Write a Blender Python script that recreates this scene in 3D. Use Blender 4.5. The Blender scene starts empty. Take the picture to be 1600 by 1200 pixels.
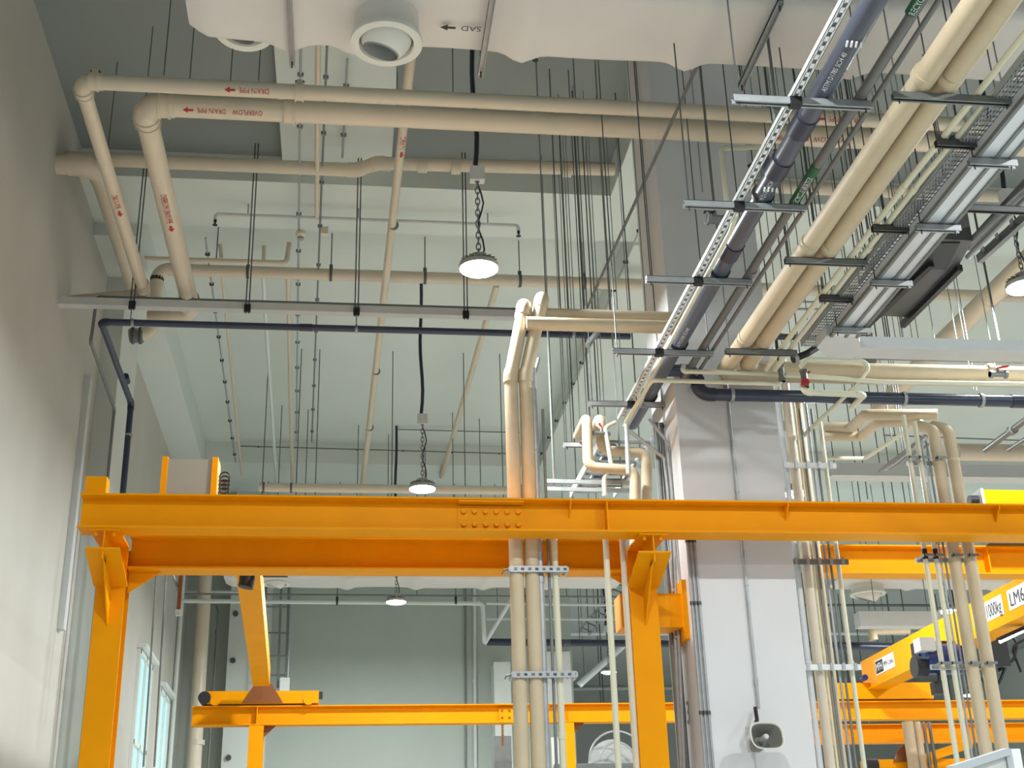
import bpy, bmesh, math, random
from mathutils import Vector, Matrix, Euler
random.seed(7)
SC = bpy.context.scene
COL = SC.collection

# ---------------------------------------------------------------- camera, world, exposure
FPX, CX, CY = 2032.0, 800.0, 600.0
VD = Vector((530 - CX, 1470 - CY, FPX)).normalized()      # where the hall's long direction runs
VU = Vector((658 - CX, -4190 - CY, FPX)).normalized()     # where up runs
VU = (VU - VD * VU.dot(VD)).normalized()
VX = VD.cross(VU)
if VX[0] < 0:
    VX = -VX
EYE = Vector((0, 0, 1.6))
cam_data = bpy.data.cameras.new('camera')
cam_data.sensor_fit = 'HORIZONTAL'
cam_data.sensor_width = 36.0
cam_data.lens = 36.0 * FPX / 1600.0
cam_data.clip_end = 300
cam = bpy.data.objects.new('camera', cam_data)
COL.objects.link(cam)
# world axes of the camera's right / down / forward
cr = Vector((VX[0], VD[0], VU[0])); cd = Vector((VX[1], VD[1], VU[1])); cf = Vector((VX[2], VD[2], VU[2]))
M = Matrix((cr, -cd, -cf)).transposed().to_4x4()
M.translation = EYE
cam.matrix_world = M
SC.camera = cam

world = bpy.data.worlds.new('ambient_fill')
SC.world = world
world.use_nodes = True
world.node_tree.nodes['Background'].inputs[0].default_value = (0.80, 0.90, 1.0, 1)
world.node_tree.nodes['Background'].inputs[1].default_value = 0.28  # added ambient fill light, let in through the hall's open rear
SC.view_settings.view_transform = 'Standard'
SC.view_settings.look = 'None'
SC.view_settings.gamma = 1.0
SC.view_settings.use_curve_mapping = False
SC.view_settings.exposure = 0.0
LAMP_W = 345.0

def P(px, py, X=None, Y=None, Z=None):
    """the point of a real plane (X=, Y= or Z=) seen along a sight line of the survey photo"""
    v = Vector((px - CX, py - CY, FPX))
    r = Vector((v.dot(VX), v.dot(VD), v.dot(VU)))
    if Y is not None: t = (Y - EYE[1]) / r[1]
    elif Z is not None: t = (Z - EYE[2]) / r[2]
    else: t = (X - EYE[0]) / r[0]
    return EYE + r * t

# ---------------------------------------------------------------- materials
def mat(name, col, rough=0.5, metal=0.0, noise=0.0, nscale=6.0, bump=0.0, bscale=40.0, emit=None, spec=None, stretch=None):
    m = bpy.data.materials.new(name); m.use_nodes = True
    nt = m.node_tree; b = nt.nodes['Principled BSDF']
    b.inputs['Base Color'].default_value = (*col, 1); b.inputs['Roughness'].default_value = rough
    b.inputs['Metallic'].default_value = metal
    if spec is not None: b.inputs['Specular IOR Level'].default_value = spec
    tc = nt.nodes.new('ShaderNodeTexCoord')
    src = tc.outputs['Object']
    if stretch:
        mp = nt.nodes.new('ShaderNodeMapping'); mp.inputs['Scale'].default_value = stretch
        nt.links.new(src, mp.inputs[0]); src = mp.outputs[0]
    if noise:
        n = nt.nodes.new('ShaderNodeTexNoise'); n.inputs['Scale'].default_value = nscale; n.inputs['Detail'].default_value = 5
        nt.links.new(src, n.inputs['Vector'])
        mx = nt.nodes.new('ShaderNodeMixRGB'); mx.blend_type = 'MULTIPLY'; mx.inputs[0].default_value = 1
        rp = nt.nodes.new('ShaderNodeValToRGB')
        rp.color_ramp.elements[0].position = 0.3; rp.color_ramp.elements[1].position = 0.7
        lo = 1 - noise
        rp.color_ramp.elements[0].color = (lo, lo, lo, 1); rp.color_ramp.elements[1].color = (1, 1, 1, 1)
        nt.links.new(n.outputs[0], rp.inputs[0]); nt.links.new(rp.outputs[0], mx.inputs[2])
        mx.inputs[1].default_value = (*col, 1); nt.links.new(mx.outputs[0], b.inputs['Base Color'])
    if bump:
        n2 = nt.nodes.new('ShaderNodeTexNoise'); n2.inputs['Scale'].default_value = bscale
        nt.links.new(src, n2.inputs['Vector'])
        bp = nt.nodes.new('ShaderNodeBump'); bp.inputs['Strength'].default_value = bump
        nt.links.new(n2.outputs[0], bp.inputs['Height']); nt.links.new(bp.outputs[0], b.inputs['Normal'])
    if emit:
        b.inputs['Emission Color'].default_value = (*emit[0], 1); b.inputs['Emission Strength'].default_value = emit[1]
    return m
WALL = mat('white_wall_paint', (0.63, 0.67, 0.64), 0.7, noise=0.06, nscale=0.8, bump=0.05, bscale=12)
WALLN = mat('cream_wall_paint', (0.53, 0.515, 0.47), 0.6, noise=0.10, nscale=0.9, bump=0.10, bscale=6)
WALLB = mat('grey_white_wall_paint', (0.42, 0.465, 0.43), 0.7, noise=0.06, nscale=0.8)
CEIL = mat('grey_front_ceiling', (0.255, 0.285, 0.28), 0.8, noise=0.05, nscale=0.5)  # front bay ceiling, set darker than the far one
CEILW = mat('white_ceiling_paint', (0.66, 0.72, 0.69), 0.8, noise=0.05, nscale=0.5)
CONC = mat('column_paint', (0.72, 0.72, 0.745), 0.6, noise=0.05, nscale=1.5, bump=0.05, bscale=8)
FLOOR = mat('floor_coating', (0.50, 0.52, 0.50), 0.35, noise=0.1, nscale=0.7)
ORANGE = mat('yellow_orange_paint', (0.88, 0.335, 0.001), 0.5, noise=0.06, nscale=3, spec=0.10)
BEIGE = mat('beige_plastic_pipe', (0.66, 0.575, 0.455), 0.35, noise=0.06, nscale=4)
INSUL = mat('beige_lagging', (0.60, 0.49, 0.34), 0.55, noise=0.08, nscale=7, bump=0.08, bscale=25)
CREAM = mat('cream_conduit', (0.68, 0.66, 0.52), 0.35)
DUCT = mat('white_duct_wrap', (0.72, 0.67, 0.63), 0.5, noise=0.05, nscale=2, bump=0.22, bscale=7)
NOZZ = mat('white_nozzle_paint', (0.74, 0.71, 0.65), 0.4)
DARKIN = mat('nozzle_throat', (0.30, 0.30, 0.29), 0.6)
GALV = mat('galvanised_steel', (0.42, 0.44, 0.46), 0.42, metal=0.45, noise=0.15, nscale=12)
GALVD = mat('dull_galvanised_steel', (0.22, 0.235, 0.235), 0.5, metal=0.4, noise=0.15, nscale=8)
TRAYW = mat('pale_grey_trunking', (0.60, 0.62, 0.63), 0.45, noise=0.05)
SLOT = mat('white_slotted_strut', (0.80, 0.82, 0.84), 0.4)
RODM = mat('dark_steel_rod', (0.10, 0.105, 0.105), 0.5, metal=0.5)
RODL = mat('grey_steel_rod', (0.28, 0.30, 0.29), 0.5, metal=0.5)
NAVY = mat('navy_plastic_pipe', (0.038, 0.05, 0.09), 0.3)
NAVYD = mat('dark_navy_fitting', (0.025, 0.03, 0.06), 0.35)
SLATE = mat('slate_plastic_pipe', (0.075, 0.085, 0.12), 0.32)
GREYP = mat('grey_steel_pipe', (0.17, 0.17, 0.17), 0.45, metal=0.4)
BLACK = mat('black_rubber', (0.012, 0.012, 0.014), 0.5)
CABLE = mat('dark_blue_cable', (0.015, 0.018, 0.035), 0.45)
DARK = mat('dark_sheet_metal', (0.10, 0.10, 0.10), 0.4, metal=0.5, noise=0.1)
GREYB = mat('grey_box_paint', (0.32, 0.31, 0.27), 0.5)
BOXW = mat('grey_junction_box', (0.55, 0.56, 0.56), 0.45)
RED = mat('red_marking', (0.42, 0.02, 0.025), 0.5)
REDH = mat('red_valve_handle', (0.45, 0.01, 0.015), 0.4)
INK = mat('black_marking', (0.015, 0.015, 0.015), 0.6)
WHITEM = mat('white_marking', (0.80, 0.80, 0.82), 0.5)
GREENL = mat('green_label', (0.01, 0.10, 0.035), 0.5)
BLUEH = mat('blue_hoist_paint', (0.008, 0.022, 0.12), 0.35)
BLUEL = mat('blue_lever', (0.02, 0.03, 0.12), 0.4)
LENS = mat('lamp_lens', (1, 1, 1), 0.4, emit=((1.0, 0.97, 0.90), 30))
LENSC = mat('far_lamp_lens', (1, 1, 1), 0.4, emit=((0.97, 1.0, 0.86), 22))
TUBE = mat('tube_lens', (1, 1, 1), 0.4, emit=((0.9, 0.96, 1.0), 8))
LAMPB = mat('lamp_body', (0.40, 0.40, 0.38), 0.4, metal=0.4)
PANE = mat('daylit_pane', (0.35, 0.6, 0.62), 0.1, emit=((0.36, 0.70, 0.72), 0.55))
FRAME = mat('window_frame_paint', (0.75, 0.78, 0.76), 0.4)
ALU = mat('brushed_aluminium', (0.62, 0.66, 0.72), 0.35, metal=0.5)
RUST = mat('red_brown_primer', (0.22, 0.065, 0.012), 0.6)
PANEL = mat('white_panel', (0.78, 0.80, 0.80), 0.5)
TEAL = mat('teal_valve', (0.02, 0.09, 0.08), 0.4)
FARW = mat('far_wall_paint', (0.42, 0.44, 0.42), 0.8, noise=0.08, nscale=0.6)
COVER = mat('tray_cover', (0.66, 0.69, 0.74), 0.3, metal=0.2)

# ---------------------------------------------------------------- mesh helpers
class MB:
    def __init__(s): s.bm = bmesh.new()
    def quadmesh(s, rows, closed=True, caps=True):
        vs = [[s.bm.verts.new(p) for p in r] for r in rows]
        n = len(vs[0])
        for i in range(len(vs) - 1):
            for j in range(n if closed else n - 1):
                k = (j + 1) % n
                try: s.bm.faces.new((vs[i][j], vs[i][k], vs[i+1][k], vs[i+1][j]))
                except ValueError: pass
        if caps and closed:
            try:
                s.bm.faces.new(list(reversed(vs[0]))); s.bm.faces.new(vs[-1])
            except ValueError: pass
        return s
    def box(s, lo, hi, m=None):
        lo = Vector(lo); hi = Vector(hi)
        c = [Vector((x, y, z)) for z in (lo[2], hi[2]) for x, y in ((lo[0], lo[1]), (hi[0], lo[1]), (hi[0], hi[1]), (lo[0], hi[1]))]
        if m: c = [m @ p for p in c]
        v = [s.bm.verts.new(p) for p in c]
        for f in ((3,2,1,0), (4,5,6,7), (0,1,5,4), (1,2,6,5), (2,3,7,6), (3,0,4,7)):
            s.bm.faces.new([v[i] for i in f])
        return s
    def bar(s, a, b, w, h, up=(0, 0, 1)):
        """a rectangular bar from a to b, w across and h along 'up'"""
        a = Vector(a); b = Vector(b); d = (b - a); L = d.length; d = d / L
        up = Vector(up); side = d.cross(up)
        if side.length < 1e-4: side = d.cross(Vector((1, 0, 0)))
        side.normalize(); u = side.cross(d)
        m = Matrix((d, side, u)).transposed().to_4x4(); m.translation = a
        return s.box((0, -w/2, -h/2), (L, w/2, h/2), m)
    def ring(s, c, d, r, n=12):
        d = Vector(d).normalized()
        x = d.cross(Vector((0.31, 0.2, 0.93)));  x.normalize(); y = d.cross(x)
        return [Vector(c) + (x * math.cos(2*math.pi*i/n) + y * math.sin(2*math.pi*i/n)) * r for i in range(n)]
    def cyl(s, a, b, r, n=12, r2=None):
        a = Vector(a); b = Vector(b); d = b - a
        return s.quadmesh([s.ring(a, d, r, n), s.ring(b, d, r if r2 is None else r2, n)])
    def tube(s, pts, r, n=12):
        pts = [Vector(p) for p in pts]
        rows = []; t0 = (pts[1] - pts[0]).normalized()
        x = t0.cross(Vector((0.31, 0.2, 0.93))).normalized()
        for i, p in enumerate(pts):
            if i == 0: t = t0
            elif i == len(pts) - 1: t = (pts[-1] - pts[-2]).normalized()
            else: t = ((pts[i+1] - p).normalized() + (p - pts[i-1]).normalized()).normalized()
            x = (x - t * x.dot(t)).normalized(); y = t.cross(x)
            rows.append([p + (x * math.cos(2*math.pi*k/n) + y * math.sin(2*math.pi*k/n)) * r for k in range(n)])
        return s.quadmesh(rows)
    def lathe(s, prof, m, n=28):
        """prof: list of (radius, height); m places the local Z axis"""
        rows = [[m @ Vector((max(r, 1e-4) * math.cos(2*math.pi*k/n), max(r, 1e-4) * math.sin(2*math.pi*k/n), z)) for k in range(n)] for r, z in prof]
        return s.quadmesh(rows, caps=False)
    def prism(s, poly, thick):
        """poly: 3D points of a planar outline, extruded by vector thick"""
        thick = Vector(thick)
        a = [s.bm.verts.new(Vector(p)) for p in poly]; b = [s.bm.verts.new(Vector(p) + thick) for p in poly]
        n = len(a)
        s.bm.faces.new(list(reversed(a))); s.bm.faces.new(b)
        for i in range(n): s.bm.faces.new((a[i], a[(i+1) % n], b[(i+1) % n], b[i]))
        return s

def build(name, mb, m, parent=None, smooth=True):
    """ONE mesh object; a child is written in its thing's own space, a top-level one around its own base"""
    me = bpy.data.meshes.new(name)
    bmesh.ops.recalc_face_normals(mb.bm, faces=mb.bm.faces[:])
    if parent is None:
        vs = [v.co for v in mb.bm.verts]
        o = Vector(((min(v.x for v in vs) + max(v.x for v in vs)) / 2, (min(v.y for v in vs) + max(v.y for v in vs)) / 2, min(v.z for v in vs)))
    else:
        o = Vector((0, 0, 0)); q = parent
        while q: o += q.location; q = q.parent
    bmesh.ops.translate(mb.bm, verts=mb.bm.verts[:], vec=-o)
    mb.bm.to_mesh(me); mb.bm.free()
    if smooth:
        for p in me.polygons: p.use_smooth = True
    me.materials.append(m)
    ob = bpy.data.objects.new(name, me); COL.objects.link(ob)
    if parent is None: ob.location = o
    else: ob.parent = parent
    if smooth:
        try:
            md = None
            me.set_sharp_from_angle(angle=math.radians(35))
        except Exception: pass
    return ob
LABELS = {}
def tag(o, label, cat, group=None):
    o['label'] = label; o['category'] = cat
    if group: o['group'] = group
    return o
def thing(name, label, cat, loc, group=None):
    o = bpy.data.objects.new(name, None); COL.objects.link(o); o.location = Vector(loc); o.empty_display_size = 0.1
    return tag(o, label, cat, group)
def struct(name, mb, m, parent=None):
    o = build(name, mb, m, parent, smooth=False)
    if parent is None: o['kind'] = 'structure'
    return o
ORD = ['first', 'second', 'third', 'fourth', 'fifth', 'sixth', 'seventh', 'eighth', 'ninth', 'tenth', 'eleventh', 'twelfth', 'thirteenth', 'fourteenth', 'fifteenth', 'sixteenth', 'seventeenth', 'eighteenth', 'nineteenth', 'twentieth',
       'twenty-first', 'twenty-second', 'twenty-third', 'twenty-fourth', 'twenty-fifth', 'twenty-sixth', 'twenty-seventh', 'twenty-eighth']

def route(pts, R):
    """the polyline with its corners rounded, and the arc of every corner"""
    pts = [Vector(p) for p in pts]; out = [pts[0]]; arcs = []
    for i in range(1, len(pts) - 1):
        a = (pts[i-1] - pts[i]); b = (pts[i+1] - pts[i]); la, lb = a.length, b.length; a /= la; b /= lb
        ang = a.angle(b)
        if ang > 3.05: out.append(pts[i]); continue
        t = min(R / math.tan(ang / 2), la * 0.48, lb * 0.48); rr = t * math.tan(ang / 2)
        c = pts[i] + (a + b).normalized() * (rr / math.sin(ang / 2))
        s0 = pts[i] + a * t - c; s1 = pts[i] + b * t - c
        arc = []
        for k in range(9):
            q = k / 8
            w = s0.angle(s1)
            v = (s0 * math.sin((1 - q) * w) + s1 * math.sin(q * w)) / math.sin(w)
            arc.append(c + v)
        out += arc; arcs.append((arc, a, b))
    out.append(pts[-1])
    return out, arcs

def pipe(label, pts, r, m, name='pipe', cat='pipe', R=None, elbows=False, couplings=(), cm=None, cr=1.12, cl=None, rim=False, em=None, group=None, n=14, clamps=(), clampm=None, hang=0):
    """a pipe run; with elbows or couplings it is a thing with parts. couplings/clamps: points on the run with its direction"""
    R = R or r * 2.2
    line, arcs = route(pts, R)
    if not elbows and not couplings and not clamps and not hang:
        return tag(build(name, MB().tube(line, r, n), m), label, cat, group)
    t = thing(name, label, cat, pts[0], group)
    build('pipe_run', MB().tube(line, r, n), m, t)
    if elbows:
        for arc, a, b in arcs:
            mb = MB(); ext = [arc[0] + a * r * 0.9] + arc + [arc[-1] + b * r * 0.9]
            mb.tube(ext, r * 1.10, n)
            build('elbow', mb, em or m, t)
    for c, d in couplings:
        c = Vector(c); d = Vector(d).normalized() * (cl or r * 1.1)
        mb = MB().cyl(c - d, c + d, r * cr, n)
        if rim:
            e = d.normalized() * 0.007
            for q in (c - d, c + d): mb.cyl(q - e, q + e, r * (cr + 0.12), n)
        build('coupling', mb, cm or m, t)
    for k in range(hang):
        q = along(pts[0], pts[1], (k + 0.5) / hang)[0]
        build('hanger', MB().cyl(q, (q.x, q.y, CZ), 0.008, 6), RODM, t)
    for c, d in clamps:
        c = Vector(c); d = Vector(d).normalized() * 0.016
        build('clamp', MB().cyl(c - d, c + d, r * 1.14 + 0.004, n), clampm or RODM, t)
    return t

def along(a, b, t):
    a = Vector(a); b = Vector(b)
    return (a + (b - a) * t, b - a)

# writing, wrapped round a pipe or laid on a face
def glyphs(text, size):
    cu = bpy.data.curves.new('lettering', 'FONT'); cu.body = text; cu.size = size; cu.resolution_u = 3
    o = bpy.data.objects.new('lettering', cu); COL.objects.link(o)
    me = bpy.data.meshes.new_from_object(o)
    vs = [v.co.copy() for v in me.vertices]; fs = [tuple(p.vertices) for p in me.polygons]
    COL.objects.unlink(o); bpy.data.objects.remove(o); bpy.data.curves.remove(cu); bpy.data.meshes.remove(me)
    if vs:
        h = size * 0.35
        for v in vs: v.y -= h
    return vs, fs
ARROW = ([Vector((0, 0.10, 0)), Vector((0, -0.10, 0)), Vector((0.55, -0.10, 0)), Vector((0.55, -0.28, 0)), Vector((1.1, 0, 0)), Vector((0.55, 0.28, 0)), Vector((0.55, 0.10, 0))], [(0, 1, 2, 3, 4, 5, 6)])
def lettering(name, text, size, c, a, n, m, parent, r=None, arrow=False, bold=0.0, squeeze=1.0):
    """text starts at c, reads along a and faces n; r: radius of the pipe it is printed on"""
    a = Vector(a).normalized(); n = Vector(n); n = (n - a * n.dot(a)).normalized(); u = n.cross(a)
    mb = MB()
    vs, fs = glyphs(text, size) if text else ([], [])
    vs = [Vector((v.x * squeeze, v.y, 0)) for v in vs]
    w = max([v.x for v in vs] + [0]) + size * 0.5
    if arrow and text:
        lettering('flow_arrow', '', size, Vector(c) + a * w, a, n, m, parent, r, True)
    elif arrow:
        w = 0; k = len(vs); vs += [Vector((w + v.x * size * 1.3, v.y * size * 1.5, 0)) for v in ARROW[0]]; fs += [tuple(i + k for i in f) for f in ARROW[1]]
    bv = []
    for v in vs:
        if r:
            th = v.y / r
            p = Vector(c) + a * v.x + (n * math.cos(th) + u * math.sin(th)) * (r + 0.003)
        else: p = Vector(c) + a * v.x + u * v.y + n * 0.002
        bv.append(mb.bm.verts.new(p))
    for f in fs:
        try: mb.bm.faces.new([bv[i] for i in f])
        except ValueError: pass
    return build(name, mb, m, parent, smooth=False)

def ibeam_mb(a, b, h, w, tf=0.016, tw=0.012, up=(0, 0, 1), mb=None):
    """H section from a to b; a and b lie on the centre of the top flange's upper face"""
    mb = mb or MB(); a = Vector(a); b = Vector(b); up = Vector(up)
    mb.bar(a - up * tf/2, b - up * tf/2, w, tf, up)
    mb.bar(a - up * (h - tf/2), b - up * (h - tf/2), w, tf, up)
    mb.bar(a - up * h/2, b - up * h/2, tw, h - 2*tf + 0.002, up)
    return mb
def bolt_mb(mb, c, n, r=0.018, t=0.02):
    c = Vector(c); n = Vector(n).normalized()
    return mb.cyl(c - n * 0.002, c + n * t, r, 6)

CZ = 11.3          # ceiling height
XL = -3.6          # left wall
# ---------------------------------------------------------------- the room
struct('floor', MB().box((XL - 0.3, -16, -0.2), (26, 56, 0)), FLOOR)
struct('wall_left', MB().box((XL - 0.3, -16, 0), (XL, 30.3, CZ)), WALLN)
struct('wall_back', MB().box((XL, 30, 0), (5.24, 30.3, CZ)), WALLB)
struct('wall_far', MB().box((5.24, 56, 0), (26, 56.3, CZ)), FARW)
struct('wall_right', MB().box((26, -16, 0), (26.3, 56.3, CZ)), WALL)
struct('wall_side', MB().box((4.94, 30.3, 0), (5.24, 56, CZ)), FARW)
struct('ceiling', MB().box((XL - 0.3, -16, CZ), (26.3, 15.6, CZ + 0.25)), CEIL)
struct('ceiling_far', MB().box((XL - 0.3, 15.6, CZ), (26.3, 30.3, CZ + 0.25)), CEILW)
struct('ceiling_deep', MB().box((4.94, 30.3, CZ), (26.3, 56.3, CZ + 0.25)), FARW)
# beams: two across the hall, three along it
struct('ceiling_beam', MB().box((XL, 15.1, 10.9), (26, 16.35, CZ)), CEILW)
struct('ceiling_beam', MB().box((XL, 26.1, 10.85), (26, 27.3, CZ)), CEILW)
struct('ceiling_beam', MB().box((-0.98, -16, 11.14), (0.46, 15.1, CZ)), CEILW)
struct('ceiling_beam', MB().box((4.05, 16.35, 10.85), (5.0, 26.1, CZ)), CEILW)
struct('ceiling_beam', MB().box((3.45, -16, 10.85), (4.35, 15.1, CZ)), CEILW)
struct('ceiling_beam', MB().box((XL, 16.35, 10.7), (-3.0, 26.1, CZ)), CEILW)
struct('wall_pilaster', MB().box((XL, 17.6, 0), (-3.32, 19.0, 10.9)), WALL)
struct('wall_pilaster', MB().box((-2.6, 29.4, 0), (-1.7, 30, CZ)), WALL)
struct('concrete_column', MB().box((3.195, 11.65, 0), (4.215, 12.65, CZ)), CONC)
# two tall windows far down the left wall
for k, (ya, yb, zt) in enumerate(((23.3, 24.9, 6.40), (26.2, 27.7, 6.25))):
    w = MB()
    zb = 2.6; x0, x1 = XL - 0.02, XL + 0.06
    for (y0, y1, z0, z1) in ((ya + 0.01, yb - 0.01, zt - 0.09, zt - 0.005), (ya + 0.01, yb - 0.01, zb + 0.005, zb + 0.09), (ya, ya + 0.09, zb, zt), (yb - 0.09, yb, zb, zt), (ya + 0.01, yb - 0.01, zt - 1.62, zt - 1.54), ((ya + yb)/2 - 0.03, (ya + yb)/2 + 0.03, zb, zt)):
        w.box((x0, y0, z0), (x1, y1, z1))
    o = struct('window_%d' % (k + 1), w, FRAME)
    build('pane', MB().box((XL - 0.01, ya + 0.08, zb + 0.08), (XL + 0.015, yb - 0.08, zt - 0.08)), PANE, o, smooth=False)
    build('hood', MB().box((XL - 0.015, ya - 0.08, zt + 0.002), (XL + 0.16, yb + 0.08, zt + 0.07)), FRAME, o, smooth=False)

# ---------------------------------------------------------------- high bay lamps
def lamp(x, y, z, label, seen=True, lens=LENS, cable=True, box_dz=1.1, watts=LAMP_W, r=0.20, cab=CABLE, group=None):
    t = thing('high_bay_lamp', label, 'lamp', (x, y, z), group)
    T = Matrix.Translation((x, y, z))
    build('lens', MB().lathe([(0, -0.022), (r * 0.7, -0.018), (r * 0.93, 0.0), (r * 0.96, 0.03), (0, 0.031)], T), lens, t)
    if seen:
        h = MB().lathe([(r * 0.97, 0.005), (r, 0.012), (r, 0.05), (r * 0.86, 0.065), (r * 0.5, 0.075), (r * 0.42, 0.16), (0, 0.165)], T)
        for k in range(20):
            a = 2 * math.pi * k / 20
            h.bar((x + math.cos(a) * r * 0.40, y + math.sin(a) * r * 0.40, z + 0.10), (x + math.cos(a) * r * 0.9, y + math.sin(a) * r * 0.9, z + 0.075), 0.006, 0.05)
        build('housing', h, LAMPB, t)
        ch = MB(); zz = z + 0.16; k = 0; top = z + box_dz - 0.05
        while zz < top:
            d = Vector((1, 0, 0)) if k % 2 else Vector((0, 1, 0))
            ring = [Vector((x, y, zz + 0.035)) + d * 0.022 * math.cos(q * math.pi / 5) + Vector((0, 0, 0.045)) * math.sin(q * math.pi / 5) for q in range(11)]
            ch.tube(ring, 0.007, 5); zz += 0.066; k += 1
        build('chain', ch, GALVD, t)
        fl = [Vector((x + 0.03 + 0.03 * math.sin(k * 1.3), y, z + 0.12 + (box_dz - 0.12) * k / 9)) for k in range(10)]
        build('flex_cord', MB().tube(fl, 0.009, 6), CABLE, t)
        build('junction_box', MB().box((x - 0.075, y - 0.05, z + box_dz - 0.07), (x + 0.075, y + 0.05, z + box_dz + 0.09)), BOXW, t, smooth=False)
        if cable:
            pts = []
            for k in range(13):
                q = k / 12
                pts.append(Vector((x - 0.02 + 0.03 * math.sin(q * 9) * (1 - q), y, z + box_dz + 0.08 + (CZ - z - box_dz - 0.06) * q)))
            build('supply_cable', MB().tube(pts, 0.026, 8), cab, t)
    ld = bpy.data.lights.new('lamp_light', 'AREA'); ld.shape = 'DISK'; ld.size = r * 1.8; ld.energy = watts; ld.color = (0.95, 1.0, 0.985)
    lo = bpy.data.objects.new('lamp_light', ld); COL.objects.link(lo); lo.parent = t; lo.location = (0, 0, -0.03)
    return t
lamp(1.24, 11.5, 7.76, 'nearest lit high bay lamp hanging on a chain above the yellow crane beams')
lamp(1.07, 18.3, 7.70, 'lit high bay lamp just above the front crane beam, beyond the nearest lamp')
lamp(0.95, 25.0, 7.62, 'lit high bay lamp seen below the second crane beam against the back wall')
lamp(7.05, 11.5, 7.76, 'lit high bay lamp at the right edge beside the large beige pipe')
lamp(6.79, 18.3, 7.70, 'small lit lamp glinting between the conduits right of the white column', lens=LENSC)
lamp(6.62, 32.6, 7.66, 'small lit lamp deep in the hall between cream risers left of the yellow post', lens=LENSC)
lamp(12.2, 25.0, 7.45, 'small lit lamp behind the cream risers over the far yellow crane girder', lens=LENSC)
lamp(10.25, 29.9, 7.0, 'small yellowish lamp low behind the conduits right of the white column', lens=LENSC)
G = 'unseen grid lamps, with fill lamps added deep in the hall'
for (x, y) in ((1.24, 4.8), (7.05, 4.8), (1.24, -1.9), (7.05, -1.9), (12.6, 11.5), (12.6, 4.8), (12.6, 18.3), (18.3, 11.5), (18.3, 25.0), (12.6, 37), (18.3, 37), (6.9, 41), (12.6, 46), (18.3, 31.7)):  # rest of the grid; deep hall ones are added to brighten that end
    lamp(x, y, 7.76, 'high bay lamp of the unseen grid, those deep in the hall added as fill', group=G)

# ---------------------------------------------------------------- supply duct with jet nozzles
def duct_mesh(x0, x1, yc, zb, w, h, seams, lump=0.05):
    mb = MB(); rows = []; xs = []
    x = x0
    while x < x1:
        xs.append(x); x += 0.07
    xs.append(x1)
    for x in xs:
        s = 0.0
        for sx in seams: s += lump * math.exp(-((x - sx) / 0.11) ** 2)
        end = min(1.0, (x - x0) / 0.10 + 0.25) if x - x0 < 0.10 else 1.0
        end = 0.86 + 0.14 * min(1, (x - x0) / 0.12)
        row = []
        hw, hh, cr_ = w / 2 * end + s, h / 2 * end + s, 0.11
        for q in range(4):
            cxx = (hw - cr_) * (1, -1, -1, 1)[q]; czz = (hh - cr_) * (1, 1, -1, -1)[q]
            for k in range(6):
                a = q * math.pi / 2 + k * math.pi / 10
                row.append(Vector((x, yc + cxx + cr_ * math.cos(a) + 0.012 * math.sin(x * 3.1 + q), zb + h / 2 + czz + cr_ * math.sin(a) + 0.012 * math.sin(x * 2.3 + q * 2))))
        rows.append(row)
    return mb.quadmesh(rows)
def nozzle(parent, c, r, tilt, name='jet_nozzle', collar=0.30):
    """ring, ball and throat hanging under the duct; its axis points along -Z of tilt"""
    T = Matrix.Translation(c) @ tilt
    o = build(name, MB().lathe([(r * 0.93, collar), (r * 0.95, 0.06), (r * 1.02, 0.03), (r * 1.05, 0.0), (r * 1.04, -0.022), (r * 0.99, -0.028), (r * 0.80, -0.024), (r * 0.785, -0.015), (r * 0.785, 0.16)], T, 36), NOZZ, parent)
    R = r * 0.77
    dirv = Vector((-0.26, 0.24, -0.9)).normalized()
    B = T @ Matrix.Translation((0, 0, 0.075)) @ Vector((0, 0, -1)).rotation_difference(dirv).to_matrix().to_4x4()
    ball = [(R * math.sin(q), -R * math.cos(q)) for q in [0.78 + k * 1.4 / 12 for k in range(13)]]
    build('ball', MB().lathe(ball, B, 36), NOZZ, o)
    r0, z0 = ball[0]
    build('throat', MB().lathe([(r0, z0), (r0 * 0.95, z0 - 0.012), (r0 * 0.92, z0 + 0.01), (r0 * 0.86, z0 + 0.20), (0, z0 + 0.21)], B, 36), DARKIN, o)
    return o
DZ = 8.05
dt = thing('supply_duct', 'wide white wrapped air duct across the top with round jet nozzles', 'duct', (2, 8.05, DZ))
build('duct_body', duct_mesh(-1.30, 5.6, 8.05, DZ, 0.85, 0.75, (-0.55, -0.05, 1.28, 2.62, 4.0)), DUCT, dt)
nozzle(dt, (0.20, 8.02, 7.80), 0.26, Matrix.Identity(4))
nozzle(dt, P(382, 42, Y=8.62), 0.24, Euler((math.radians(-8), 0, 0)).to_matrix().to_4x4(), collar=0.3)
lettering('duct_mark', 'SAD', 0.085, P(752, 44, Z=DZ - 0.02) + Vector((0, 0, -0.01)), (-1, 0, 0), (0, 0, -1), INK, dt, arrow=True, bold=1)
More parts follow.
